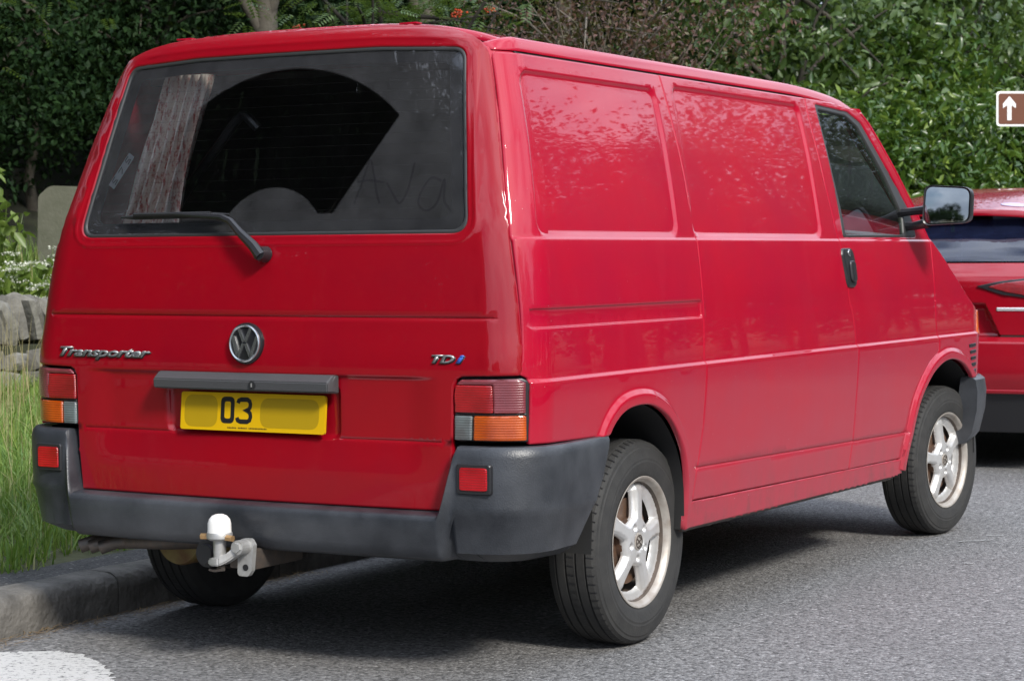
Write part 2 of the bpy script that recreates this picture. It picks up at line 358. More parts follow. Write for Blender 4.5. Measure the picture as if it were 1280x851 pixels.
ARCH_F = smooth_line([(3.10, .33), (3.125, .40), (3.156, .464), (3.19, .55), (3.245, .622), (3.377, .710), (3.553, .752), (3.734, .731), (3.873, .664), (3.95, .58), (3.98, .48), (3.99, .33)], .02)
def arch_out(line, d):
    out = []
    for i in range(len(line)):
        t = line[min(i+1, len(line)-1)]-line[max(i-1, 0)]; t = t/np.linalg.norm(t); out.append(line[i]+np.array((t[1], -t[0]))*d)
    return np.array(out)
# both lines run from the front foot backwards / rear foot forwards: pick the outward side
def outward(line, d):
    c = line.mean(0); a = arch_out(line, d); b = arch_out(line, -d); m = len(line)//2
    return a if a[m][1] > b[m][1] else b
def q_sdf(y, z): return rbox(y, z, .645+(z-1.25)*.215, 1.488, .457-(z-1.25)*.035, .240, .045)
def p_sdf(y, z): return rbox(y, z, 1.762+(z-1.25)*.205, 1.497, .555-(z-1.25)*.02, .249, .045)
def r_sdf(y, z): return rbox(y, z, .65, 1.020, .535, .027, .006)
def zgro(y): return .519-.0185*(y-1.12)
def side_disp(y, z):
    d = -.010*sst(.842, .857, z)*(1-sst(.857, 1.06, z))-.007*sst(1.237, 1.249, z)*(1-sst(1.27, 1.55, z))
    d = d-.0025*sst(.993, 1.001, z)*(1-sst(1.001, 1.1, z))*sst(1.2, 1.22, y)
    d = d-.0105*(1-sst(-.018, .003, q_sdf(y, z)))-.0105*(1-sst(-.018, .003, p_sdf(y, z)))
    d = d-.009*(1-sst(-.005, .003, r_sdf(y, z)))
    g = np.abs(z-zgro(y)); d = d-.006*(1-sst(.001, .006, g))*sst(1.115, 1.125, y)*(1-sst(3.12, 3.13, y))
    P = np.stack([np.ravel(y), np.ravel(z)], 1)
    for a in (ARCH_R, ARCH_F): d = d+(.016*(1-sst(.026, .052, seg_dist(P, a)))).reshape(np.shape(y))
    return d
def side_fn(s, off=0., feat=True):
    def f(y, z):
        x = side_base(y, z)+off+(side_disp(y, z) if feat else 0); return np.stack([s*x, y, z], 1)
    return f
def level_rect(sdf, uc, vc, lv, n=120):              # contour of an sdf by marching out from its centre
    out = []
    for a in np.linspace(0, 2*math.pi, n, endpoint=False):
        lo, hi = 0., 1.6; c, s = math.cos(a), math.sin(a)
        for _ in range(24):
            m = (lo+hi)/2
            if sdf(np.float64(uc+c*m), np.float64(vc+s*m)) < lv: lo = m
            else: hi = m
        out.append((uc+c*lo, vc+s*lo))
    return out+[out[0]]
def hline(z, y0=-.1, y1=4.3): return [(y0, z), (y1, z)]
FEAT_S = [hline(z) for z in (.842, .847, .852, .857, .87, .89, 1.06, 1.075, 1.237, 1.243, 1.249, 1.26)]+[hline(z, 1.2) for z in (.993, 1.001)]
FEAT_S += [level_rect(q_sdf, .70, 1.49, l) for l in (-.018, -.011, -.004, .003)]+[level_rect(p_sdf, 1.82, 1.49, l) for l in (-.018, -.011, -.004, .003)]
FEAT_S += [dens([(.65-.535+k, 1.02-.027+k), (.65+.535-k, 1.02-.027+k), (.65+.535-k, 1.02+.027-k), (.65-.535+k, 1.02+.027-k)], .03, True) for k in (-.003, .001, .005)]
FEAT_S += [[(y, zgro(y)+k) for y in (1.115, 2.0, 3.13)] for k in (-.006, -.002, .002, .006)]
FEAT_S += [outward(a, d) for a in (ARCH_R, ARCH_F) for d in (.026, .035, .044, .052)]

VAN = thing('van', 'red panel van with black rear bumper and yellow number plate parked at the kerb', 'van')
TGX = pch([.866, .880, 1.017, 1.237, 1.461, 1.691, 1.765], [.869, .8735, .858, .819, .763, .700, .676])
seamTG = [(float(rear_base(TGX(z), z)), float(z)) for z in list(np.linspace(.868, 1.76, 24))+[1.772]]
seam1 = [(1.126, .403), (1.142, .516), (1.172, .655), (1.184, .807), (1.184, .858), (1.200, 1.043), (1.218, 1.247), (1.222, 1.316), (1.238, 1.472), (1.248, 1.68), (1.250, 1.774)]
seamD = [(2.503, .40), (2.520, .498), (2.527, .647), (2.538, .826), (2.533, .871), (2.514, .96), (2.487, 1.035), (2.463, 1.25), (2.456, 1.465), (2.470, 1.689), (2.489, 1.774)]
seamF = [(3.460, .795), (3.464, .825), (3.449, .918), (3.466, 1.114), (3.485, 1.245), (3.385, 1.372), (3.285, 1.502), (3.165, 1.646), (3.095, 1.716), (3.045, 1.746)]
sh = lambda l, d: [(p[0]+d, p[1]) for p in l]
gut = [(3.012, 1.757), (2.77, 1.772), (2.49, 1.774)]
win_o = rpoly([(2.525, 1.254), (3.342, 1.257), (3.318, 1.372), (3.036, 1.706), (2.92, 1.745), (2.578, 1.757)], [.012, .02, .05, .05, .1, .025])
win_g = rpoly([(2.553, 1.264), (3.198, 1.266), (3.228, 1.341), (3.150, 1.486), (2.99, 1.688), (2.89, 1.728), (2.602, 1.738)], [.012, .02, .02, .3, .06, .1, .02])
ao_F = outward(ARCH_F, .050)
door_low = [tuple(p) for p in ao_F if p[0] < 3.452 and p[1] > .42]
# ordered from the foot of the arch upwards
door_low.sort(key=lambda p: p[1])
archR_up = [tuple(p) for p in ARCH_R if p[1] >= .33]
archR_vis = [tuple(p) for p in ARCH_R][::-1]
archR_vis = [p for p in archR_vis if not (p[0] < .49 and p[1] < .665)]
archF = [tuple(p) for p in ARCH_F]
archF_vis = [p for p in archF if not (p[0] > 3.8 and p[1] < .655)]
for s in (1, -1):
    f = side_fn(s)
    quarter = [(.262, 1.774)]+[(p[0]+.0035, p[1]) for p in seamTG[::-1]]+[(.091, .858), (.091, .676), (.485, .670)]+archR_vis+[(1.122, .335)]+sh(seam1, -.0015)
    panel('rear_quarter_panel', quarter, f, PAINT, VAN, feats=FEAT_S, flip=s, grid=.021)
    mid = sh(seam1[:1], .0015)+[(1.131, .414)]+[(2.50, .389)]+sh(seamD[1:], -.0025)+sh(seam1[:0:-1], .0015)
    mid = [(1.1275, .416), (2.500, .391)]+sh(seamD[1:], -.0025)+sh(seam1[:0:-1], .0015)
    panel('side_panel', mid, f, PAINT, VAN, feats=FEAT_S, flip=s, grid=.021)
    door = sh(seamD[1:][::-1], .0025)+[(2.5075, .390), (3.112, .382)]+door_low+sh(seamF, -.003)+gut
    dr = panel('front_door', door, f, PAINT, VAN, holes=[win_o], feats=FEAT_S, flip=s, grid=.021)
    panel('window_seal', win_o, side_fn(s, -.006, False), SEAL, dr, holes=[win_g], flip=s, grid=.04, roll=.002)
    panel('window_pane', win_g, side_fn(s, -.012, False), GLASS, dr, flip=s, grid=.05, lip=0, roll=0)
    wing = [(3.068, .335)]+[tuple(p) for p in ao_F if p[0] < 3.46 and p[1] > .34 and p[1] < .79]+sh(seamF, .003)+[(3.070, 1.752), (3.125, 1.716), (3.189, 1.646), (3.307, 1.504), (3.401, 1.382), (3.505, 1.243), (3.60, 1.188), (3.70, 1.122), (3.82, 1.046), (3.93, .982), (4.02, .945), (4.20, .925), (4.20, .660), (3.876, .660)]+archF_vis[::-1]
    wg = panel('front_wing', wing, f, PAINT, VAN, feats=FEAT_S, flip=s, grid=.021)
    for k in range(5):
        z0 = .803-.0275*k; y0 = 3.845+.014*k
        panel('louvre', rpoly([(y0, z0), (y0+.088-.010*k, z0+.003), (y0+.092-.010*k, z0-.011), (y0+.008, z0-.014)], .004), side_fn(s, .004), BADGEBK, wg, flip=s, grid=.1, lip=.004, roll=.002)
    panel('indicator_lamp', rpoly([(4.0, .848), (4.22, .835), (4.22, .93), (4.03, .945)], .01), side_fn(s, .008), LORG, wg, flip=s, grid=.03, lip=.012)
    panel('sill', [(1.066, .328), (2.95, .315), (3.09, .320), (3.10, .378), (1.125, .410), (1.064, .40)], side_fn(s, .004, False), PAINT, VAN, flip=s, grid=.05, lip=.035, roll=.006)
    panel('sill_edge', [(1.085, .318), (3.0, .303), (3.06, .309), (2.95, .3145), (1.085, .327)], side_fn(s, -.012, False), STEELD, VAN, flip=s, grid=.05, lip=.05)
    # wheel housings
    for nm, a, y0 in (('rear', ARCH_R, .77), ('front', ARCH_F, 3.56)):
        bm = bmesh.new(); xo, xi = .895, .50; ring = [[bm.verts.new((s*x, p[0], p[1])) for x in (xo, xi)] for p in a]
        for A, B in zip(ring, ring[1:]): bm.faces.new((A[0], A[1], B[1], B[0]))
        bm.faces.new([r_[1] for r_ in ring])
        bmo('wheel_housing', bm, DARK, VAN)
    # inner lining of the body side
    lin = [(.46, .76), (.46, 1.76), (2.44, 1.765), (2.44, .42), (1.12, .42), (1.12, .76)]
    panel('side_lining', lin, side_fn(s, -.045, False), TRIM, VAN, flip=s, grid=.12, lip=0, roll=0)
    dl = [(2.56, .42), (2.56, 1.235), (3.46, 1.235), (3.46, .80), (3.25, .78), (3.05, .6), (3.02, .42)]
    panel('door_lining', dl, side_fn(s, -.05, False), TRIM, VAN, flip=s, grid=.12, lip=0, roll=0)
    # exterior door handle
    hp = rpoly([(2.468, 1.072), (2.553, 1.066), (2.560, 1.19), (2.545, 1.213), (2.462, 1.213), (2.452, 1.19)], [.03, .03, .02, .02, .02, .02])
    hd = panel('door_handle', hp, side_fn(s, .012, False), BLACKPL, dr, flip=s, grid=.05, lip=.02, roll=.006)
    hb = rpoly([(2.487, 1.09), (2.528, 1.087), (2.532, 1.165), (2.487, 1.168)], .016)
    panel('handle_flap', hb, side_fn(s, .026, False), BLACKPL, dr, flip=s, grid=.05, lip=.012, roll=.005)
    panel('door_lock', [(2.505+.013*math.cos(a), 1.195+.013*math.sin(a)) for a in np.linspace(0, 2*math.pi, 14, endpoint=False)], side_fn(s, .017, False), CHROME, dr, flip=s, grid=.1, lip=.004, roll=.002)
    # exterior mirror: two-pronged arm, housing, glass
    bm = bmesh.new()
    tube(bm, [(s*.845, 3.245, 1.30), (s*.885, 3.235, 1.300), (s*.955, 3.215, 1.312)], [.020, .017, .020], 8)
    tube(bm, [(s*.825, 3.235, 1.355), (s*.88, 3.225, 1.358), (s*.955, 3.215, 1.365)], [.018, .016, .018], 8)
    ma = bmo('mirror_arm', bm, BLACKPL, VAN)
    prof = rpoly([(.942, 1.300), (1.128, 1.308), (1.132, 1.450), (.950, 1.462)], [.030, .035, .035, .03], 5)
    bm = bmesh.new(); cx_, cz_ = 1.038, 1.38; rings = []
    for yy, k in ((3.192, .93), (3.186, .99), (3.20, 1.0), (3.235, .97), (3.268, .86), (3.285, .6)):
        rings.append([bm.verts.new((s*(cx_+(p[0]-cx_)*k), yy+.17*(p[0]-cx_)+.03*(p[1]-cz_), cz_+(p[1]-cz_)*k)) for p in prof])
    for A, B in zip(rings, rings[1:]):
        for i in range(len(A)): bm.faces.new((A[i], A[(i+1) % len(A)], B[(i+1) % len(A)], B[i]))
    bm.faces.new(rings[-1])
    mh = bmo('mirror_housing', bm, BLACKPL, VAN, 50)
    tilt = .20
    mgp = [(cx_+(p[0]-cx_)*.905, cz_+(p[1]-cz_)*.905) for p in prof]           # convex glass
    mfn = lambda x, z, s=s: np.stack([s*x, 3.1865+tilt*(x-cx_)+.055*(z-cz_)+((x-cx_)**2+(z-cz_)**2)/2.2, z], 1)
    panel('mirror_glass', mgp, mfn, MIRR, mh, grid=.012, lip=.003, roll=0, flip=s)

# ------------------------------------------------------------------ tailgate
def rwin(x, z): return 0
wo_half = [(.0, 1.256), (.40, 1.2565), (.705, 1.259), (.617, 1.775), (.606, 1.789), (.35, 1.801), (0, 1.807)]
WO = rpoly([(-.703, 1.258), (.703, 1.258), (.612, 1.790), (.33, 1.803), (-.33, 1.803), (-.612, 1.790)], [.045, .045, .045, .8, .8, .045], 8)
WI = rpoly([(-.690, 1.268), (.690, 1.268), (.602, 1.780), (.33, 1.793), (-.33, 1.793), (-.602, 1.780)], [.04, .04, .04, .8, .8, .04], 8)
WOA = np.array(WO+[WO[0]])
def tg_disp(x, z):
    d = .0045*(1-sst(.001, .005, np.abs(z-1.022)))*(1-sst(.79, .80, np.abs(x)))
    d = d+.0030*(1-sst(.001, .0045, np.abs(z-.677)))*sst(.30, .31, np.abs(x))
    d = d+.011*(1-sst(.846, .862, z))*sst(.56, .70, z)*(1-sst(.52, .645, np.abs(x)))
    d = d+.016*(1-sst(-.022, .0, rbox(x, z, -.005, .750, .318, .082, .03)))
    P = np.stack([np.ravel(x), np.ravel(z)], 1); dd = seg_dist(P, WOA).reshape(np.shape(x))
    d = d-.0025*(1-sst(.002, .012, np.abs(dd-.026)))
    return d
def rear_fn(off=0., feat=True):
    def f(x, z): return np.stack([x, rear_base(x, z)+off+(tg_disp(x, z) if feat else 0), z], 1)
    return f
rh = [(.660, .487), (.672, .60), (.676, .68), (.679, .835), (.690, .855), (.706, .862), (.866, .866)]+[(float(TGX(z))-.001, float(z)) for z in np.linspace(.878, 1.765, 24)]+[ (.664, 1.787), (.645, 1.807), (.615, 1.826), (.56, 1.8462), (.48, 1.8630), (.36, 1.8715), (.2, 1.8738), (0, 1.8740)]
TGO = rh+[(-x, z) for x, z in rh[-2::-1]]
feT = [[(-.85, z), (.85, z)] for z in (1.017, 1.020, 1.024, 1.027)]+[[(-.64, z), (.64, z)] for z in (.846, .854, .862, .6725, .675, .679, .6815, .56, .58, .60, .615, .63, .645, .66)]
feT += [[(sx*x, .60), (sx*x, .865)] for sx in (-1, 1) for x in (.52, .545, .57, .595, .62, .645)]
feT += [rpoly([(-.005-.318+k, .668+k), (-.005+.318-k, .668+k), (-.005+.318-k, .832-k), (-.005-.318+k, .832-k)], max(.03-k, .008)) for k in (0, .008, .015, .022)]
feT += [[(sx*(wx), z0), (sx*wx2, z1)] for sx in (-1, 1) for wx, z0, wx2, z1 in [(.84, .9, .655, 1.77), (.80, .9, .62, 1.77), (.86, .9, .67, 1.77)]]
feT += [list(np.stack([np.linspace(-.66, .66, 60), zroof(np.linspace(-.66, .66, 60))-k], 1)) for k in (.012, .022, .035, .05)]
for k in (.014, .022, .026, .030, .038):
    feT.append(rpoly([(-.703-k, 1.258-k), (.703+k, 1.258-k), (.612+k, 1.790+k), (.33, 1.803+k), (-.33, 1.803+k), (-.612-k, 1.790+k)], [.045+k, .045+k, .045+k, .8, .8, .045+k], 8))
TG = panel('tailgate', TGO, rear_fn(), PAINT_SHADED, VAN, holes=[WO], feats=feT, grid=.02)
panel('window_seal', WO, rear_fn(.003, False), SEAL, TG, holes=[WI], grid=.05, lip=.02, roll=.003)
panel('rear_window', WI, rear_fn(.010, False), GLASS_REAR, TG, grid=.05, lip=0, roll=0)
FR = M('black_glass_border', (.012, .012, .016), .12)
WF = rpoly([(-.640, 1.300), (.640, 1.300), (.562, 1.745), (.33, 1.757), (-.33, 1.757), (-.562, 1.745)], [.03, .03, .03, .8, .8, .03], 8)
panel('window_border', WI, rear_fn(.0145, False), FR, TG, holes=[WF], grid=.05, lip=0, roll=0)
for s in (1, -1):                                    # body flange behind the upper corner of the tailgate
    cf = [(s*x, z) for x, z in ((.648, 1.70), (.690, 1.70), (.672, 1.765), (.655, 1.795), (.640, 1.805), (.636, 1.78))][::s]
    panel('corner_flange', cf, rear_fn(.016, False), PAINT, VAN, grid=.02, lip=.03, roll=0)
    panel('pillar_flange', [(.08, .87), (.13, .87), (.40, 1.70), (.42, 1.79), (.235, 1.79), (.20, 1.66), (.10, 1.25)], side_fn(s, -.012, False), PAINT, VAN, flip=s, grid=.05, lip=0, roll=0)
# demister wires
bm = bmesh.new()
for k in range(13):
    z = 1.33+.031*k; xs = np.linspace(-(.63-(z-1.3)*.165), .63-(z-1.3)*.165, 9)
    tube(bm, [(x, float(rear_base(x, z))+.0155, z) for x in xs], .0004, 4, False)
bmo('demister_wires', bm, M('demister', (.03, .02, .016), .6), TG)
# finger writing wiped into the dust
CLEAN = mat_glass('wiped_dust', (.25, .26, .28), (.0, 0))
def ribbon(name, pts, wd, mat, parent, off):
    pts = smooth_line(pts, .008); bm = bmesh.new(); vs = []
    for i, p in enumerate(pts):
        t = pts[min(i+1, len(pts)-1)]-pts[max(i-1, 0)]; t = t/(np.linalg.norm(t)+1e-9); n = np.array((-t[1], t[0]))*wd/2
        vs.append([bm.verts.new((q[0], float(rear_base(q[0], q[1]))+off, q[1])) for q in (p+n, p-n)])
    for A, B in zip(vs, vs[1:]): bm.faces.new((A[0], A[1], B[1], B[0]))
    return bmo(name, bm, mat, parent)
SMUDGE = bpy.data.materials.new('finger_smudge'); SMUDGE.use_nodes = True; _q = NB(SMUDGE); SMUDGE.node_tree.nodes.clear()
_tr = _q.n('ShaderNodeBsdfTransparent', {'Color': (.86, .86, .88, 1)}); _q.n('ShaderNodeOutputMaterial', {'Surface': _tr.outputs[0]})
for st in ([(.320, 1.345), (.338, 1.41), (.352, 1.47), (.372, 1.43), (.392, 1.37), (.405, 1.345)], [(.322, 1.408), (.36, 1.412), (.41, 1.405)],
           [(.418, 1.405), (.445, 1.37), (.47, 1.345), (.49, 1.38), (.500, 1.46)], [(.595, 1.405), (.56, 1.415), (.535, 1.375), (.532, 1.34), (.56, 1.322), (.59, 1.345), (.603, 1.41), (.612, 1.35), (.64, 1.318)]):
    ribbon('dust_writing', st, .007, SMUDGE, TG, .0085)
# wiper
bm = bmesh.new()
py = lambda x, z, o=0.: float(rear_base(x, z))+o
tube(bm, [(.040, py(.04, 1.203, -.004), 1.203), (.040, py(.04, 1.203, -.040), 1.206)], [.024, .020], 14)
tube(bm, [(.046, py(.04, 1.2, -.036), 1.198), (.02, py(.02, 1.225, -.040), 1.228), (-.03, py(-.03, 1.26, -.040), 1.265), (-.075, py(-.08, 1.29, -.034), 1.300), (-.115, py(-.1, 1.31, -.030), 1.313), (-.30, py(-.3, 1.32, -.026), 1.325)], [.018, .016, .013, .011, .010, .006], 8)
wa = bmo('wiper_arm', bm, BLACKPL, TG)
bm = bmesh.new()
tube(bm, [(x, py(x, 1.322, -.012), 1.322+.004*math.sin(x*3)) for x in np.linspace(-.525, -.10, 9)], [.003]+[.008]*7+[.003], 6)
tube(bm, [(x, py(x, 1.322, -.026), 1.325) for x in np.linspace(-.46, -.16, 5)], .006, 6)
bmo('wiper_blade', bm, BLACK, TG)
# tailgate handle
bm = bmesh.new(); secs = []
for x, k in ((-.329, .6), (-.324, 1), (.302, 1), (.307, .6)):
    secs.append([bm.verts.new((x, .012, .858)), bm.verts.new((x, -.010*k, .8585)), bm.verts.new((x, -.042*k, .838)), bm.verts.new((x, -.040*k, .810)), bm.verts.new((x, .012, .805))])
for A, B in zip(secs, secs[1:]):
    for i in range(5): bm.faces.new((A[i], A[(i+1) % 5], B[(i+1) % 5], B[i]))
bm.faces.new(secs[0]); bm.faces.new(secs[-1])
bmesh.ops.bevel(bm, geom=bm.edges[:], offset=.003, segments=2, affect='EDGES')
bmo('tailgate_handle', bm, GREYPL, TG, 30)
bm = bmesh.new(); tube(bm, [(.040, -.036, .826), (.040, -.0445, .826)], .012, 16); bmo('handle_lock', bm, BLACKPL, TG)
bm = bmesh.new(); box(bm, (.040, -.0455, .826), (.003, .003, .011)); bmo('keyhole', bm, STEEL, TG)
# number plate
PL = Matrix.Translation((.005, .0055, .7425)) @ Matrix.Rotation(R(-5), 4, 'X')
bm = bmesh.new()
pp = rpoly([(-.26, -.0555), (.26, -.0555), (.26, .0555), (-.26, .0555)], .008, 4)
fv = [bm.verts.new(PL @ Vector((x, -.004, z))) for x, z in pp]; bv = [bm.verts.new(PL @ Vector((x, .004, z))) for x, z in pp]
bm.faces.new(fv)
for i in range(len(fv)): bm.faces.new((fv[i], fv[(i+1) % len(fv)], bv[(i+1) % len(fv)], bv[i]))
NP = bmo('number_plate', bm, YELLOW, VAN, 30)
def flat(name, poly, mat, parent, y=-.0046, T=PL, hole=None):
    bm = bmesh.new(); vs = [bm.verts.new(T @ Vector((x, y, z))) for x, z in poly]
    if hole:
        hs = [bm.verts.new(T @ Vector((x, y, z))) for x, z in hole]; n = len(vs)
        for i in range(n): bm.faces.new((vs[i], vs[(i+1) % n], hs[(i+1) % n], hs[i]))
    else: bm.faces.new(vs)
    return bmo(name, bm, mat, parent, smooth=False)
O0 = rpoly([(-.112, -.034), (-.062, -.034), (-.062, .044), (-.112, .044)], .017, 5); I0 = rpoly([(-.098, -.020), (-.076, -.020), (-.076, .030), (-.098, .030)], .007, 5)
flat('plate_digit', O0, INK, NP, hole=I0)
def stroke(pts, wd):
    pts = [np.array(p, float) for p in pts]; a, b = [], []
    for i, p in enumerate(pts):
        t = pts[min(i+1, len(pts)-1)]-pts[max(i-1, 0)]; t = t/np.linalg.norm(t); n = np.array((-t[1], t[0]))*wd/2; a.append(p+n); b.append(p-n)
    return a+b[::-1]
def flat_stroke(name, pts, wd, mat, parent, T=PL, y=-.0046):
    p = stroke(pts, wd); n = len(p)//2; bm = bmesh.new(); vs = [bm.verts.new(T @ Vector((q[0], y, q[1]))) for q in p]
    for i in range(n-1): bm.faces.new((vs[i], vs[i+1], vs[2*n-2-i], vs[2*n-1-i]))
    return bmo(name, bm, mat, parent, smooth=False)
flat_stroke('plate_digit', [(-.050, .026), (-.047, .034), (-.038, .037), (-.016, .037), (-.008, .032), (-.005, .024), (-.006, .014), (-.012, .0075), (-.027, .0055), (-.012, .0035), (-.005, -.003), (-.003, -.013), (-.006, -.023), (-.015, -.0275), (-.040, -.0275), (-.049, -.024), (-.052, -.016)], .0135, INK, NP)
for c, hw, hh in ((-.185, .061, .047), (.135, .104, .043)):
    flat('plate_redaction', rpoly([(c-hw, -hh), (c+hw, -hh), (c+hw, hh), (c-hw, hh)], .032, 6), OCHRE, NP, -.0043)  # blanking ovals added over the hidden characters, not a mark on the plate
for k in range(26):
    if k in (6, 13): continue
    flat('plate_maker_mark', [(-.085+.0055*k, -.0485), (-.0812+.0055*k, -.0485), (-.0812+.0055*k, -.0445-.0006*(k % 3)), (-.085+.0055*k, -.0445)], INK, NP)
# badges
def emblem(r, rel=.004):
    """ring with a V above a W, in the local XZ plane facing -Y"""
    bm = bmesh.new(); n = 40
    prof = [(r*.86, 0), (r*.88, -rel), (r*.94, -rel*1.4), (r, -rel), (r*1.01, 0)]
    rings = [[bm.verts.new((rr*math.cos(2*math.pi*k/n), y, rr*math.sin(2*math.pi*k/n))) for rr, y in prof] for k in range(n)]
    for k in range(n):
        A, B = rings[k], rings[(k+1) % n]
        for i in range(4): bm.faces.new((A[i], A[i+1], B[i+1], B[i]))
    def bar(a, b, wd):
        a = Vector((a[0]*r, 0, a[1]*r)); b = Vector((b[0]*r, 0, b[1]*r)); t = (b-a).normalized(); nn = Vector((-t.z, 0, t.x))*wd*r/2
        q = [a+nn, b+nn, b-nn, a-nn]; top = [bm.verts.new(v*.985+Vector((0, -rel, 0))) for v in q]; bot = [bm.verts.new(v) for v in q]
        bm.faces.new(top)
        for i in range(4): bm.faces.new((top[i], top[(i+1) % 4], bot[(i+1) % 4], bot[i]))
    for sx in (-1, 1):
        bar((sx*.40, .80), (sx*.05, .08), .17)
        bar((sx*.82, .36), (sx*.42, -.74), .17)
        bar((sx*.44, -.76), (sx*.07, -.02), .17)
    return bm
T = Matrix.Translation((-.010, float(rear_base(-.01, .944))-.003, .944)) @ Matrix.Rotation(R(-3), 4, 'X')
bm = bmesh.new(); n = 40
vs = [[bm.verts.new(T @ Vector((rr*math.cos(2*math.pi*k/n), y, rr*math.sin(2*math.pi*k/n)))) for k in range(n)] for rr, y in ((.061, .004), (.060, -.006), (.055, -.008))]
for A, B in zip(vs, vs[1:]):
    for i in range(n): bm.faces.new((A[i], A[(i+1) % n], B[(i+1) % n], B[i]))
bm.faces.new(vs[-1]); bmo('badge', bm, BADGEBK, TG)
bm = emblem(.055, .005); bmesh.ops.transform(bm, matrix=T @ Matrix.Translation((0, -.0085, 0)), verts=bm.verts); bmo('badge_emblem', bm, CHROME, TG, 30)
def letters(name, body, x0, x1, zb, h, mat, shear=.35, off=.02, space=1.0, dep=.004, yaw=None):
    me = text_mesh(body, 1., shear, .0, off, space); co = np.array([v.co for v in me.vertices]); mn, mxx = co.min(0), co.max(0)
    for nm, m2, dy, gx, gz in ((name+'_backing', BADGEBK, -.002, .0022, -.0025), (name, mat, -.0055, 0, 0)):
        m = me.copy(); m.name = nm
        for v, c in zip(m.vertices, co):
            x = x0+(x1-x0)*(c[0]-mn[0])/(mxx[0]-mn[0])+gx; z = zb+h*(c[1]-mn[1])/(mxx[1]-mn[1])+gz
            v.co = (x, float(rear_base(x, z))+dy, z)
        m.materials.clear(); m.materials.append(m2)
        # give the letters an edge
        bm = bmesh.new(); bm.from_mesh(m); r_ = bmesh.ops.extrude_face_region(bm, geom=bm.faces[:]); bmesh.ops.translate(bm, vec=(0, .0035, 0), verts=[g for g in r_['geom'] if isinstance(g, bmesh.types.BMVert)])
        bm.to_mesh(m); bm.free(); link(bpy.data.objects.new(nm, m), TG)
letters('badge_lettering', 'Transporter', -.747, -.372, .886, .038, BADGE, .42, .028, .95)
letters('badge_lettering', 'TD', .614, .686, .898, .023, BADGE, .35, .03, 1.0)
letters('badge_letter', 'i', .690, .716, .898, .023, BLUE, .35, .05, 1.0)

# ------------------------------------------------------------------ tail lamps
for s in (1, -1):
    sx = lambda pts: [(s*x, z) for x, z in pts][::s]
    lp = panel('tail_lamp', sx([(.682, .682), (.883, .682), (.8845, .848), (.868, .858), (.706, .855), (.685, .84)]), rear_fn(.012, False), BLACKPL, VAN, grid=.03, lip=.03)
    o_ = rear_fn(-.003, False)
    panel('red_lens', sx(rpoly([(.685, .762), (.802, .762), (.800, .838), (.688, .838)], .006)), o_, LRED, lp, grid=.02, lip=.012)
    panel('frosted_lens', sx(rpoly([(.804, .762), (.880, .762), (.881, .846), (.866, .856), (.707, .853), (.690, .8405), (.802, .8405)], .003)), o_, LPINK, lp, grid=.02, lip=.012)
    panel('reversing_lens', sx(rpoly([(.684, .686), (.735, .686), (.737, .753), (.685, .753)], .005)), o_, LCLR, lp, grid=.02, lip=.012)
    panel('amber_lens', sx(rpoly([(.742, .686), (.880, .686), (.881, .755), (.744, .753)], .005)), rear_fn(-.003, False), LORG, lp, grid=.02, lip=.012)
    panel('lens_divider', sx([(.684, .754), (.880, .756), (.880, .761), (.684, .760)]), rear_fn(.002, False), BLACKPL, lp, grid=.05, lip=.006)

# ------------------------------------------------------------------ rear bumper, lofted along its path
def bumper_station(t):
    """t in [-1,1]; returns function (out,z)->xyz, height factor"""
    s = 1 if t >= 0 else -1; a = abs(t)
    def pos(out, z):
        if a < .62:                                   # across the rear
            x = a/.62*.762; return (s*x, float(BOW*(x/.768)**2)-out, z)
        if a < .80:                                   # round the corner
            th = (a-.62)/.18*math.pi/2; wz = float(Wf(z)) ; r = RC+out
            return (s*(wz-RC+r*math.sin(th)), BOW+RC-r*math.cos(th), z)
        k = (a-.80)/.20; ye = float(np.interp(z, [.345, .434, .545, .669], [.300, .375, .440, .487]))
        return (s*(float(Wf(z))+out*(1-.35*k)), BOW+RC+(ye-BOW-RC)*k, z)
    xx = a/.62*.762 if a < .62 else 1.
    return pos, float(sst(.655, .705, xx))
bm = bmesh.new(); rings = []
ts = np.concatenate([np.linspace(0, .52, 14), np.linspace(.53, .585, 14), np.linspace(.60, 1, 24)]); ts = np.concatenate([-ts[:0:-1], ts])
for t in ts:
    pos, h = bumper_station(t)
    lo = [(-.03, .485), (.012, .484), (.048, .480), (.058, .474), (.063, .462), (.060, .43), (.052, .39), (.042, .362), (.020, .349), (-.05, .347), (-.05, .347)]
    hi = [(-.03, .668), (.004, .672), (.018, .670), (.027, .660), (.033, .64), (.036, .56), (.037, .505), (.040, .492), (.034, .478), (.020, .375), (-.04, .347)]
    rings.append([bm.verts.new(pos(a[0]*(1-h)+b[0]*h, a[1]*(1-h)+b[1]*h)) for a, b in zip(lo, hi)])
for A, B in zip(rings, rings[1:]):
    for i in range(len(A)-1): bm.faces.new((A[i], A[i+1], B[i+1], B[i]))
bm.faces.new(rings[0]); bm.faces.new(rings[-1])
RB = bmo('rear_bumper', bm, PLASTIC, VAN, 40)
def bump_face(x, z): 
    s = 1 if x > 0 else -1; return float(BOW*(min(abs(x), .768)/.768)**2)+(0 if abs(x) < .768 else RC-math.sqrt(max(RC**2-(abs(x)-.768)**2, 0)))-.037
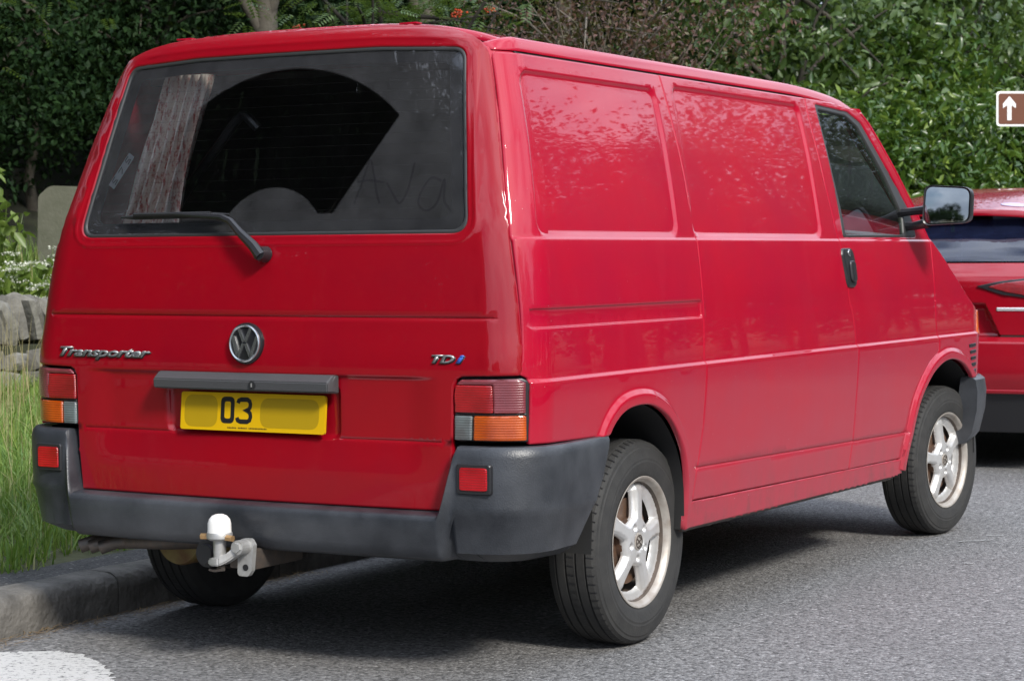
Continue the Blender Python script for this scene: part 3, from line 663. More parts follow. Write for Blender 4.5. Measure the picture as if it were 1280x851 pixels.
for s in (1, -1):
    c = s*.764; yy = bump_face(c, .58); rz = Matrix.Rotation(R(s*3), 4, 'Z')
    for nm, m, hx, hz, y0, y1, par in (('fog_lamp_bezel', BLACKPL, .053, .042, .0, -.006, None), ('fog_lamp_lens', LFOG, .043, .032, -.002, -.009, None)):
        bm = bmesh.new(); pr_ = rpoly([(-hx, -hz), (hx, -hz), (hx, hz), (-hx, hz)], .008, 4)
        rr = [[bm.verts.new(Matrix.Translation((c, yy, .583)) @ rz @ Vector((x*k, y, z*k))) for x, z in pr_] for y, k in ((y0+.02, 1), (y1+.003, 1), (y1, .95))]
        for A, B in zip(rr, rr[1:]):
            for i in range(len(A)): bm.faces.new((A[i], A[(i+1) % len(A)], B[(i+1) % len(A)], B[i]))
        bm.faces.new(rr[-1]); bmo(nm, bm, m, RB, 40)

# ------------------------------------------------------------------ roof, front, floor, interior
def rdrop(y): return np.where(y > 2.3, .05*((y-2.3)/.75)**2, 0)+np.where(y > 2.85, .03*((y-2.85)/.25)**2, 0)
def roof_fn(x, y): return np.stack([x, y, 1.818+.060*(1-np.minimum(np.abs(x)/.668, 1)**4)-rdrop(y)*(1-.25*np.abs(x)/.668)], 1)
xr = np.linspace(-.640, .640, 41); rearE = [(x, float(rear_base(x, zroof(x)-.004))+.020+.03*float(sst(.5, .64, abs(x)))) for x in xr]
frontE = [(x, 3.10-.075*(x/.7)**2) for x in xr[::-1]]
roofo = rearE+[(.666, .30), (.666, 3.02)]+frontE+[(-.666, 3.02), (-.666, .30)]
rf = panel('roof', roofo, roof_fn, PAINT, VAN, grid=.06, lip=.022, roll=.004, feats=[[(sx*k, .2), (sx*k, 3.1)] for sx in (-1, 1) for k in (.65, .63, .60, .56, .52)])
for s in (1, -1):                                    # rounded rail between body side and roof gutter
    pr_ = np.array([(.7125, 1.7800), (.7128, 1.7830), (.7105, 1.790), (.7045, 1.806), (.7005, 1.8135), (.6955, 1.8190), (.6890, 1.8225), (.6820, 1.8235), (.6760, 1.8215), (.6735, 1.812)])
    bm = bmesh.new(); rings = []
    for y in list(np.linspace(.262, .36, 9))+list(np.linspace(.45, 3.0, 30))+[3.04, 3.075]:
        dr_ = float(rdrop(np.float64(y)))*.82; k = 1-float(sst(.36, .255, y)) if y < .36 else 1
        back = max(0, .36-y)/.10; rings.append([bm.verts.new((s*(x-.050*back*back*(1 if z > 1.79 else .8)), y, z-dr_-.022*back*back*((z-1.78)/.04))) for x, z in pr_])
    for A, B in zip(rings, rings[1:]):
        for i_ in range(len(A)-1): bm.faces.new((A[i_], A[i_+1], B[i_+1], B[i_]))
    bm.faces.new(rings[0]); bm.faces.new(rings[-1]); bmo('roof_rail', bm, PAINT, VAN, 60)
for sx in (-.42, .40):
    bm = bmesh.new(); box(bm, (sx, .262, float(zroof(sx))-.0055), (.06, .03, .006), .002); bmo('tailgate_hinge', bm, PAINT, rf)
for s in (1, -1):
    bm = bmesh.new(); pts = [(s*(GUT-.012), y, 1.776-.82*float(rdrop(np.float64(y)))) for y in (.33, 1.2, 2.3, 2.6, 2.85, 2.95, 3.05)]
    tube(bm, pts, .010, 6); bmo('gutter', bm, SEAL, rf)
# bonnet and nose
def nose_y(x, z): 
    z = np.asarray(z, float); a = np.minimum(np.abs(x), .90); xc = .57
    base = np.interp(z, [.3, .66, .95, .985, 1.10, 1.245, 1.76], [4.36, 4.37, 4.34, 4.28, 4.02, 3.70, 3.11])
    return base-.08*np.minimum(a/xc, 1)**2-np.where(a > xc, .35-np.sqrt(np.maximum(.1225-(a-xc)**2, 1e-4)), 0)
def nose_fn(off=0): return lambda x, z: np.stack([x, nose_y(x, z)-off, z], 1)
ng = [(-.80, .665), (.80, .665), (.80, .93), (-.80, .93)]
panel('grille_panel', ng, nose_fn(), PAINT, VAN, flip=-1, grid=.06)
zed = pch([3.45, 3.505, 3.70, 3.92, 4.02, 4.25, 4.4], [1.28, 1.243, 1.122, .988, .947, .905, .88])
def bon_fn(x, y):
    a = np.minimum(np.abs(x)/.89, 1); return np.stack([x, y, zed(y)+.002+.065*(1-a**2.6)], 1)
bo = [(-.855, 3.51), (.855, 3.51), (.872, 3.70), (.892, 3.92), (.86, 4.05), (.72, 4.18), (.5, 4.245), (-.5, 4.245), (-.72, 4.18), (-.86, 4.05), (-.892, 3.92), (-.872, 3.70)]
panel('bonnet', bo, bon_fn, PAINT, VAN, grid=.06, lip=.03)
ws = [(-.835, 1.265), (.835, 1.265), (.70, 1.735), (.3, 1.765), (-.3, 1.765), (-.70, 1.735)]
def ws_fn(x, z): 
    k = (z-1.25)/.51; wz = .86-.15*k; return np.stack([x, 3.66-.60*k-(.16-.06*k)*(np.abs(x)/wz)**2.4, z], 1)
panel('windscreen', ws, ws_fn, GLASS, VAN, flip=-1, grid=.06, lip=0, roll=0)
for s in (1, -1):
    bm = bmesh.new(); secs = []
    for z in np.linspace(1.235, 1.765, 9):
        k = (z-1.25)/.51; xx = .835-.135*k; p = ws_fn(np.array([xx]), np.array([z]))[0]; q = (float(side_base(p[1]-.06, z))-.012, float(np.interp(z, [1.245, 1.382, 1.504, 1.646, 1.76], [3.49, 3.395, 3.30, 3.18, 3.09])))
        secs.append([bm.verts.new((s*p[0], p[1]+.003, z)), bm.verts.new((s*q[0], q[1], z)), bm.verts.new((s*(q[0]-.03), q[1]-.06, z)), bm.verts.new((s*(p[0]-.03), p[1]-.05, z))])
    for A, B in zip(secs, secs[1:]):
        for i in range(4): bm.faces.new((A[i], A[(i+1) % 4], B[(i+1) % 4], B[i]))
    bmo('windscreen_pillar', bm, PAINT, VAN)
    bm = bmesh.new(); bm2 = [(s*.52, .80), (s*.76, .80), (s*.76, .92), (s*.52, .92)]
    panel('headlamp', bm2[::s], lambda x, z: np.stack([x, nose_y(x, z)+.006, z], 1), LCLR, VAN, flip=-1, grid=.05); bm.free()
panel('radiator_grille', rpoly([(-.50, .79), (.50, .79), (.50, .92), (-.50, .92)], .02), nose_fn(-.006), BLACKPL, VAN, flip=-1, grid=.06)
# front bumper
bm = bmesh.new(); rings = []
for t in np.linspace(-1, 1, 61):
    s = 1 if t >= 0 else -1; a = abs(t)
    if a < .5: nx, ny, bx, by = 0, 1, a/.5*.57, 4.36-.05*(a/.5)**2
    elif a < .88: th = (a-.5)/.38*math.pi/2; nx, ny = math.sin(th), math.cos(th); bx, by = .57+.35*nx, 3.94+.37*ny
    else: nx, ny, bx, by = 1, 0, .92, 3.94-(a-.88)/.12*.065
    ring = []
    for out, z in ((-.04, .660), (.006, .664), (.026, .650), (.036, .60), (.036, .52), (.020, .42), (-.01, .375), (-.06, .365)):
        yy = by+ny*out-(0 if a < .88 else (.664-z)*-.10)
        ring.append(bm.verts.new((s*(bx+nx*out-(.92-float(Wf(z)))*nx), yy, z)))
    rings.append(ring)
for A, B in zip(rings, rings[1:]):
    for i in range(len(A)-1): bm.faces.new((A[i], A[i+1], B[i+1], B[i]))
bm.faces.new(rings[0]); bm.faces.new(rings[-1])
bmo('front_bumper', bm, PLASTIC, VAN, 40)
bm = bmesh.new(); box(bm, (0, 2.2, .375), (1.55, 4.1, .06)); bmo('floor_pan', bm, DARK, VAN)
bm = bmesh.new(); bz = np.linspace(.40, 1.80, 12); bp = [(float(Wf(z))-.05, z) for z in bz]; bp = bp+[(-x, z) for x, z in bp[::-1]]
fv = [bm.verts.new((x, 2.35, z)) for x, z in bp]; bv = [bm.verts.new((x, 2.375, z)) for x, z in bp]; bm.faces.new(fv); bm.faces.new(bv); bmo('bulkhead', bm, TRIM, VAN)
bm = bmesh.new(); box(bm, (0, 1.35, 1.755), (1.36, 1.9, .02)); bmo('roof_lining', bm, TRIM, VAN)
bm = bmesh.new(); box(bm, (0, 1.2, .60), (1.0, 2.1, .40), .01); bmo('load_floor', bm, TRIM, VAN)
bm = bmesh.new(); box(bm, (0, 3.48, 1.10), (1.60, .36, .22), .05); bmo('dashboard', bm, TRIM, VAN)
for sx in (.42, -.42):
    bm = bmesh.new(); box(bm, (sx, 2.80, .82), (.50, .50, .16), .05); box(bm, (sx, 2.56, 1.12), (.48, .13, .56), .05, Matrix.Rotation(R(-10), 4, 'X')); box(bm, (sx, 2.50, 1.50), (.26, .10, .18), .04)
    bmo('cab_seat', bm, SEATM, VAN)
bm = bmesh.new(); c = Vector((.42, 3.14, 1.16)); ax = Matrix.Rotation(R(-58), 4, 'X')
tube(bm, [c+ax @ Vector((.20*math.cos(a), 0, .20*math.sin(a))) for a in np.linspace(0, 2*math.pi, 33)], .014, 8, False)
tube(bm, [c+ax @ Vector((-.19, 0, 0)), c, c+ax @ Vector((.19, 0, 0))], [.015, .04, .015], 8); tube(bm, [c, c+Vector((0, .2, -.15))], .03, 8)
bmo('steering_wheel', bm, BLACKPL, VAN)
# curtain inside the tailgate window
CUR = bpy.data.materials.new('printed_curtain'); CUR.use_nodes = True; q = NB(CUR); b = CUR.node_tree.nodes['Principled BSDF']
pos = q.n('ShaderNodeNewGeometry').outputs['Position']; vo = q.n('ShaderNodeTexNoise', {'Vector': q.n('ShaderNodeMapping', {'Vector': pos, 'Scale': (60., 60., 16.)}).outputs['Vector'], 'Scale': 1.4, 'Detail': 3.}).outputs['Fac']
nz = q.n('ShaderNodeTexNoise', {'Vector': pos, 'Scale': 120., 'Detail': 3.}).outputs['Fac']
CUR.node_tree.links.new(q.mix(q.ramp(q.math('ADD', vo, q.math('MULTIPLY', nz, .5)), .55, .78), (.50, .14, .12, 1), (.90, .80, .70, 1)), b.inputs['Base Color']); b.inputs['Roughness'].default_value = .95
bm = bmesh.new(); grid_ = []
for i in range(81):
    u = i/80; row = []
    for j in range(25):
        v = j/24; zz = 1.265+.50*v; xl = -.685+.145*v; wd = .205-.04*v
        x = xl+wd*u; row.append(bm.verts.new((x, .235+.07*v+.026*math.sin(u*34+1.5*math.sin(v*3))*(1-.3*v)+.010*math.sin(u*71+v*2)+.02*u, zz)))
    grid_.append(row)
for A, B in zip(grid_, grid_[1:]):
    for j in range(24): bm.faces.new((A[j], A[j+1], B[j+1], B[j]))
bmo('curtain', bm, CUR, VAN, 180)
bm = bmesh.new(); tube(bm, smooth_line([(-.62, .40, 1.30), (-.545, .42, 1.42), (-.44, .44, 1.55), (-.375, .45, 1.628), (-.345, .45, 1.640), (-.32, .45, 1.625), (-.30, .46, 1.60)], .03), .016, 10); bmo('stowed_pole', bm, BLACKPL, VAN)
bm = bmesh.new(); tube(bm, smooth_line([(-.50, .30, 1.76), (-.575, .30, 1.64), (-.605, .29, 1.54), (-.60, .28, 1.46), (-.575, .27, 1.41)], .02), .003, 6); bmo('pull_cord', bm, WHITEPL, VAN)
# sticker on the inside of the glass
ST = Matrix.Translation((-.578, float(rear_base(-.578, 1.46))+.0135, 1.463)) @ Matrix.Rotation(R(-13.5), 4, 'X') @ Matrix.Rotation(R(-58), 4, 'Y')
stk = flat('window_sticker', rpoly([(-.060, -.014), (.060, -.014), (.060, .014), (-.060, .014)], .003, 3), M('sticker_grey', (.30, .30, .31), .5), TG, 0, ST)
for k, pts in enumerate(([(.012, .009), (-.004, .009), (-.010, .002), (.006, -.002), (.010, -.007), (-.010, -.009)],)*2):
    flat_stroke('sticker_mark', [(x*.9+(-.038 if k == 0 else .038), z) for x, z in pts], .0035, INK, TG, ST, -.001)
flat_stroke('sticker_mark', [(-.010, .007), (.010, .007), (.004, -.001), (-.006, -.009)], .0035, INK, TG, ST, -.001)

# ------------------------------------------------------------------ tow bar, exhaust, underside
TB = bpy.data.objects.new('tow_bar', None); link(TB, VAN); TX, TY = -.012, -.135
bm = bmesh.new()
prof = [(.0, .4605), (.012, .4595), (.022, .455), (.030, .446), (.0335, .434), (.0345, .405)]
bm = bmesh.new(); n = 28
vs = [[bm.verts.new((TX+r*math.cos(2*math.pi*k/n), TY+r*math.sin(2*math.pi*k/n), z)) for k in range(n)] for r, z in [(max(r, .001), z) for r, z in prof]]
for A, B in zip(vs, vs[1:]):
    for i in range(n): bm.faces.new((A[i], A[(i+1) % n], B[(i+1) % n], B[i]))
bm.faces.new(vs[0]); bmo('ball_cover', bm, WHITEPL, TB)
bm = bmesh.new(); tube(bm, [(TX, TY, .408), (TX, TY, .402), (TX, TY, .392), (TX, TY, .386)], [.036, .038, .038, .030], 20); bmo('collar', bm, STEEL, TB)
bm = bmesh.new(); tube(bm, [(TX, TY, .387), (TX, TY, .330)], [.019, .018], 18); bmo('ball_neck', bm, STEEL, TB)
for sx in (-1, 1):
    bm = bmesh.new(); tube(bm, [(TX+sx*.030, TY-.01, .395), (TX+sx*.056, TY-.012, .394)], .0095, 6); bmo('nut', bm, BRASS, TB, 20)
bm = bmesh.new()
secs = []
for (x, y, z), hy, hz in (((TX-.032, TY, .322), .016, .008), ((TX-.015, TY, .324), .026, .012), ((TX+.012, TY, .326), .026, .013), ((TX+.032, TY+.01, .338), .018, .013), ((TX+.052, TY+.022, .360), .016, .018), ((TX+.070, TY+.03, .366), .016, .020)):
    secs.append([bm.verts.new((x, y+a*hy, z+b*hz)) for a, b in ((-1, -1), (1, -1), (1, 1), (-1, 1))])
for A, B in zip(secs, secs[1:]):
    for i in range(4): bm.faces.new((A[i], A[(i+1) % 4], B[(i+1) % 4], B[i]))
bm.faces.new(secs[0]); bm.faces.new(secs[-1]); bmesh.ops.bevel(bm, geom=bm.edges[:], offset=.004, segments=2, affect='EDGES'); bmo('ball_bracket', bm, STEEL, TB)
bm = bmesh.new(); pr_ = rpoly([(TX+.028, .278), (TX+.066, .278), (TX+.078, .295), (TX+.086, .37), (TX+.074, .388), (TX+.04, .386), (TX+.030, .35)], .012, 4)
fv = [bm.verts.new((x, TY+.045, z)) for x, z in pr_]; bv = [bm.verts.new((x, TY+.062, z)) for x, z in pr_]; bm.faces.new(fv); bm.faces.new(bv)
for i in range(len(fv)): bm.faces.new((fv[i], fv[(i+1) % len(fv)], bv[(i+1) % len(fv)], bv[i]))
bmo('mounting_plate', bm, STEEL, TB, 30)
bm = bmesh.new(); tube(bm, [(TX+.058, TY+.046, .364), (TX+.058, TY-.004, .366)], .0155, 6); bmo('bolt', bm, STEEL, TB, 20)
bm = bmesh.new(); tube(bm, [(TX+.058, TY+.046, .364), (TX+.058, TY+.004, .366)], .021, 16); bmo('washer', bm, STEEL, TB, 20)
bm = bmesh.new(); tube(bm, [(TX+.058, TY+.046, .304), (TX+.058, TY+.043, .304)], .0095, 16); bmo('bolt_hole', bm, BADGEBK, TB, 20)
bm = bmesh.new(); box(bm, (TX, TY+.005, .305), (.018, .018, .014), .002); tube(bm, [(TX-.03, TY-.01, .299), (TX-.01, TY-.012, .297), (TX+.022, TY-.008, .302)], .004, 6); bmo('lock_nut', bm, STEELD, TB)
bm = bmesh.new(); box(bm, (TX+.03, .05, .325), (.09, .24, .06), .006); bmo('tow_beam', bm, STEELD, TB)
bm = bmesh.new(); tube(bm, [(TX-.082, TY+.075, .335), (TX-.082, TY+.045, .335)], [.042, .040], 22); tube(bm, [(TX-.082, TY+.045, .335), (TX-.082, TY+.030, .335)], [.030, .028], 18); bmo('towing_socket', bm, BLACKPL, TB)
EX = bpy.data.objects.new('exhaust', None); link(EX, VAN)
bm = bmesh.new(); tube(bm, smooth_line([(-.25, .45, .31), (-.33, .22, .322), (-.42, .12, .325), (-.50, .10, .325), (-.56, .095, .322)], .03), .024, 14); bmo('tail_pipe', bm, STEELD, EX)
for k in range(3):
    bm = bmesh.new(); x0 = -.565-.040*k
    tube(bm, [(x0+.035, .098, .324), (x0-.015, .080, .318), (x0-.055, .055, .302)], [.021, .021, .022], 12); bmo('exhaust_tip', bm, STEELD, EX)
bm = bmesh.new(); lathe(bm, [(0, .002), (0, .078), (.0, .083), (-.012, .088), (-.03, .088), (-.2, .086)], 32)
o = bmo('silencer', bm, RUSTY, EX); o.rotation_euler = (0, 0, R(-90)); o.location = (-.505, .29, .312)
bm = bmesh.new(); tube(bm, [(-.70, .84, .33), (.70, .84, .33)], .045, 12); tube(bm, [(-.45, .84, .30), (-.35, 1.6, .36)], .04, 8); tube(bm, [(.45, .84, .30), (.35, 1.6, .36)], .04, 8); bmo('rear_axle', bm, DARK, VAN)

# ------------------------------------------------------------------ wheels
def wheel_parts():
    ms = {}
    R0, RW = .322, .1025
    def keep(name, bm, mat, sharp=35):
        o = bmo(name, bm, mat, None, sharp); ms[name] = o.data; bpy.data.objects.remove(o); return ms[name]
    bm = bmesh.new()
    prof = [(-.09, .19), (-.098, .205), (-.108, .25), (-.104, .285), (-.088, .312)]
    for g in (-.058, -.02, .02, .058):                # circumferential grooves
        prof += [(g-.0045, .3205-.06*g*g*10*.2), (g-.003, .313), (g+.003, .313), (g+.0045, .3205-.06*g*g*10*.2)]
    prof += [(.082, .3150), (.090, .309), (.0945, .3065), (.097, .297), (.1005, .293), (.104, .278), (.108, .262), (.1075, .256), (.109, .250), (.107, .238), (.104, .222), (.1005, .213), (.0985, .209), (.090, .198)]
    lathe(bm, prof, 96); keep('tyre', bm, TYRE, 16)
    # tread blocks: shallow lateral sipes on the shoulders
    bm = bmesh.new()
    for k in range(72):
        a = 2*math.pi*k/72
        for x0, x1 in ((.064, .090), (-.014, .014)):
            M_ = Matrix.Rotation(a, 4, 'X'); r_ = .3215
            v = [bm.verts.new(M_ @ Vector((x, r_-(.0075 if x > .085 else 0), dz))) for x, dz in ((x0, -.0016), (x1, -.0016+.003), (x1, .0016+.003), (x0, .0016))]
            bm.faces.new(v)
    keep('tread_sipes', bm, BADGEBK)
    bm = bmesh.new(); lathe(bm, [(.088, .1935), (.0955, .2005), (.0985, .2055), (.1005, .2065), (.1015, .2045), (.1000, .2000), (.094, .1945), (.080, .1890), (.076, .1880)], 72); keep('rim_lip', bm, RIMDIRT, 30)
    bm = bmesh.new(); lathe(bm, [(.077, .1880), (.066, .1850), (.02, .1780), (-.09, .1800), (-.09, .19)], 72); keep('rim_barrel', bm, BARREL, 30)
    # spoke disc
    hw = pch([.05, .08, .10, .13, .16, .185], [.030, .0235, .0215, .0225, .0270, .035]); wins = []
    for k in range(5):
        a0 = 2*math.pi*k/5; a1 = a0+2*math.pi/5; ri, ro = .080, .1735; poly = []
        rs = np.linspace(ri, ro, 12)
        left = [(r_, a0+math.asin(min(.99, float(hw(r_))/r_))) for r_ in rs]; right = [(r_, a1-math.asin(min(.99, float(hw(r_))/r_))) for r_ in rs[::-1]]
        pl = left+[(ro+.002, (left[-1][1]*(1-t)+right[0][1]*t)) for t in (.2, .4, .6, .8)]+right
        poly = [(r_*math.cos(t), r_*math.sin(t)) for r_, t in pl]
        wins.append(rpoly(poly, [.016]+[0]*10+[.014]+[0]*4+[.014]+[0]*10+[.016], 5))
    holes = [[(.052*math.cos(2*math.pi*(k+.5)/5)+.0115*math.cos(t), .052*math.sin(2*math.pi*(k+.5)/5)+.0115*math.sin(t)) for t in np.linspace(0, 2*math.pi, 14, endpoint=False)] for k in range(5)]
    outer = [(.187*math.cos(t), .187*math.sin(t)) for t in np.linspace(0, 2*math.pi, 72, endpoint=False)]
    WL = [np.array(list(w_)+[w_[0]]) for w_ in wins]
    def face(u, v):
        r_ = np.hypot(u, v); x = .074+.016*np.cos(np.clip(r_/.19, 0, 1)*1.5)-.012*sst(.16, .188, r_)-.008*(1-sst(.026, .036, r_))
        P = np.stack([np.ravel(u), np.ravel(v)], 1); d = np.full(np.shape(u), 9.)
        for w_ in WL: d = np.minimum(d, seg_dist(P, w_).reshape(np.shape(u)))
        x = x-.007*(1-sst(0, .011, d)); return np.stack([x, u, v], 1)
    feats = [[(p[0]*k, p[1]*k) for p in outer+outer[:1]] for k in (.97, .93, .18)]
    o = panel('spokes', outer, face, ALLOY, None, holes=wins+holes, grid=.008, lip=.028, roll=.002, step=.006, flip=1); ms['spokes'] = o.data; bpy.data.objects.remove(o)
    bm = bmesh.new(); tube(bm, [(.060, 0, 0), (.0855, 0, 0), (.0875, 0, 0)], [.027, .027, .024], 24); keep('hub_cap', bm, RIMDIRT)
    bm = emblem(.022, .0015); bmesh.ops.transform(bm, matrix=Matrix.Translation((.0878, 0, 0)) @ Matrix.Rotation(R(90), 4, 'Z'), verts=bm.verts); keep('hub_emblem', bm, STEELD)
    bm = bmesh.new(); tube(bm, [(.02, 0, 0), (.035, 0, 0)], .135, 40); tube(bm, [(.03, 0, 0), (.06, 0, 0)], .075, 30); keep('brake_disc', bm, DISC)
    bm = bmesh.new()
    M_ = Matrix.Rotation(2*math.pi*.5/5, 4, 'X'); tube(bm, [M_ @ Vector((.062, .052, 0)), M_ @ Vector((.076, .052, 0))], .0085, 6); keep('wheel_bolt', bm, STEELD, 20)
    bm = bmesh.new(); tube(bm, [(-.06, 0, 0), (-.085, 0, 0), (-.088, 0, 0)], [.165, .165, .15], 36); keep('back_plate', bm, RUSTY)
    return ms
WP = wheel_parts()
def put_wheel(parent, loc, s, steer=0., roll=0., scale=1., nm='wheel'):
    wv = bpy.data.objects.new(nm, None); link(wv, parent); wv.location = loc; wv.rotation_euler = (roll, 0, (0 if s > 0 else math.pi)+steer); wv.scale = (scale*.86, scale, scale)
    for k, me in WP.items():
        if k == 'wheel_bolt':
            for j in range(5): o = bpy.data.objects.new(k, me); link(o, wv); o.rotation_euler.x = 2*math.pi*j/5
        else:
            o = link(bpy.data.objects.new(k, me), wv)
            if k == 'tread_sipes': o['kind'] = 'stuff'
    return wv
for s in (1, -1):
    put_wheel(VAN, (s*.771, .842, .3155), s, 0, R(82) if s > 0 else .4, .98)
    put_wheel(VAN, (s*.771, 3.762, .3155), s, R(-6.5), R(100), .98)

# ------------------------------------------------------------------ ground, road, kerb, verge
def mat_asphalt(name, c0, c1, cs, grain=150.):
    m = M(name, c0, .82); q = NB(m); b = m.node_tree.nodes['Principled BSDF']; pos = q.n('ShaderNodeNewGeometry').outputs['Position']
    v1 = q.n('ShaderNodeTexVoronoi', {'Vector': pos, 'Scale': grain}); n1 = q.n('ShaderNodeTexNoise', {'Vector': pos, 'Scale': 1.3, 'Detail': 6., 'Roughness': .65}).outputs['Fac']
    n2 = q.n('ShaderNodeTexNoise', {'Vector': pos, 'Scale': grain*.45, 'Detail': 4., 'Roughness': .7}).outputs['Fac']
    rnd = q.n('ShaderNodeSeparateColor', {0: v1.outputs['Color']}).outputs[0]
    base = q.mix(q.ramp(rnd, .1, .95), (*c0, 1), (*c1, 1)); base = q.mix(q.ramp(rnd, .965, .985), base, (*cs, 1))
    base = q.mix(q.math('MULTIPLY', q.ramp(n2, .36, .50, (1, 1, 1, 1), (0, 0, 0, 1)), .85), base, (.012, .012, .013, 1))
    base = q.mix(q.math('MULTIPLY', q.ramp(n1, .3, .75), .35), base, (c0[0]*.6, c0[1]*.6, c0[2]*.6, 1))
    m.node_tree.links.new(base, b.inputs['Base Color'])
    h = q.math('SUBTRACT', q.math('MULTIPLY', n2, 1.3), q.math('MULTIPLY', v1.outputs['Distance'], .9))
    m.node_tree.links.new(q.n('ShaderNodeBump', {'Height': h, 'Strength': .9, 'Distance': .007}).outputs['Normal'], b.inputs['Normal']); return m
ASPH = mat_asphalt('road_asphalt', (.118, .114, .111), (.27, .264, .258), (.40, .39, .38), 100.)
FOOT = mat_asphalt('footway_tarmac', (.035, .034, .033), (.085, .082, .08), (.25, .24, .22), 110.)
def mat_soil(name, c0, c1, sc=6.):
    return M(name, c0, .95, col2=c1, var=.4, vscale=sc, bump=.6, bscale=18, detail=8)
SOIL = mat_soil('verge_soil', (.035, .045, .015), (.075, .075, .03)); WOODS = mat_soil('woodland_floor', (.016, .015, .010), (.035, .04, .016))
KERBM = M('kerb_concrete', (.16, .15, .135), .95, col2=(.06, .056, .05), var=.6, vscale=9, bump=1., bscale=45, detail=9)
def sheet(name, xs, ys, zf, mat, kind='structure'):
    V = [(x, y, zf(x, y)) for x in xs for y in ys]; n = len(ys)
    F = [(i*n+j, (i+1)*n+j, (i+1)*n+j+1, i*n+j+1) for i in range(len(xs)-1) for j in range(n-1)]
    o = mk(name, V, F, mat); o['kind'] = kind; return o
def wob(x, y): return math.sin(x*1.7+y*.9)*.5+math.sin(x*.6-y*1.3+1.)*.5
def verge_z(x, y):
    d = -1.30-x
    z = .125+np.interp(d, [0, .5, 2, 5.3, 6.5, 10, 14, 30, 60], [0, .02, .08, .16, .55, .85, 1.7, 10.5, 16])
    return float(z+.02*wob(x*3, y*3)*min(1, max(0, d)))
KX = -.955
sheet('ground', np.linspace(-900, 900, 25), np.linspace(-900, 900, 25), lambda x, y: -.06, SOIL)
sheet('road', [KX, 0, 2, 4, 6, 7.6], np.linspace(-60, 102, 42), lambda x, y: 0., ASPH)
sheet('verge', sorted(set(list(np.linspace(-8.5, -1.28, 26))+list(np.linspace(-62, -9, 22)))), np.concatenate([np.linspace(-60, -6, 14), np.linspace(-5, 30, 71), np.linspace(32, 160, 33)]), verge_z, SOIL)
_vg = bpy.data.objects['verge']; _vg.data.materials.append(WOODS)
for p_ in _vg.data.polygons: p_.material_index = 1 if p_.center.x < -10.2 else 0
sheet('far_verge', np.linspace(7.75, 60, 12), np.linspace(-60, 160, 30), lambda x, y: .12+.03*wob(x, y)+max(0, x-12)*.05, SOIL)
fw_ = sheet('footway', [-1.38, -1.25, -1.085], np.linspace(-60, 160, 111), lambda x, y: .128+.006*wob(x*9, y*4), FOOT)
kerb = bpy.data.objects.new('kerb', None); link(kerb); kerb['kind'] = 'structure'
kme = []
for k in range(3):
    bm = bmesh.new(); prof = [(-.135, -.05), (0, -.05), (.004, .09), (-.004, .115), (-.018, .130), (-.040, .137), (-.135, .139)]
    secs = [[bm.verts.new((x+random.uniform(-.002, .002), y, z+random.uniform(-.003, .003))) for x, z in prof] for y in np.linspace(.003, .907, 9)]
    for A, B in zip(secs, secs[1:]):
        for i in range(len(A)): bm.faces.new((A[i], A[(i+1) % len(A)], B[(i+1) % len(A)], B[i]))
    bm.faces.new(secs[0]); bm.faces.new(secs[-1]); o = bmo('kerb_stone', bm, KERBM, None, 50); kme.append(o.data); bpy.data.objects.remove(o)
for k in range(-8, 70):
    o = bpy.data.objects.new('kerb_stone', kme[k % 3]); link(o, kerb); o.location = (KX+random.uniform(-.003, .003), -.38+.913*k, random.uniform(-.003, .003))
# worn white road paint in front of the kerb
WP_ = M('worn_white_paint', (.78, .77, .74), .7); q = NB(WP_); b = WP_.node_tree.nodes['Principled BSDF']; pos = q.n('ShaderNodeNewGeometry').outputs['Position']
nn = q.n('ShaderNodeTexNoise', {'Vector': pos, 'Scale': 55., 'Detail': 6., 'Roughness': .75}).outputs['Fac']
WP_.node_tree.links.new(q.mix(q.ramp(nn, .38, .47), (.10, .10, .10, 1), (.50, .49, .47, 1)), b.inputs['Base Color'])
WP_.node_tree.links.new(q.n('ShaderNodeBump', {'Height': nn, 'Strength': .7, 'Distance': .006}).outputs['Normal'], b.inputs['Normal'])
edge = dens([(-.83, -1.6), (-.83, -.6), (-.80, -.20), (-.66, -.10), (-.54, -.115), (-.38, -.21), (-.22, -.36), (-.12, -.48), (-.10, -.9), (-.12, -1.6)], .012)
edge = [(x+RNG.normal(0, .006), y+RNG.normal(0, .006)) for x, y in edge]
o = mk('road_marking', [(x, y, .004) for x, y in edge], [list(range(len(edge)))[::-1]], WP_, smooth=False); o['kind'] = 'structure'
for (x, y, a, l) in ((.98, 3.52, .5, .11), (1.02, 3.75, .3, .08), (1.18, 2.93, .2, .04)):      # chalky scuffs on the asphalt
    pts = [(x+l*math.cos(a)*t+RNG.normal(0, .004), y+l*math.sin(a)*t*2+RNG.normal(0, .004)) for t in np.linspace(0, 1, 7)]; pl = stroke(pts, .012)
    o = mk('road_scuff', [(p[0], p[1], .0045) for p in pl], [list(range(len(pl)))], M('pale_scuff', (.30, .30, .29), .9), smooth=False); o['kind'] = 'structure'

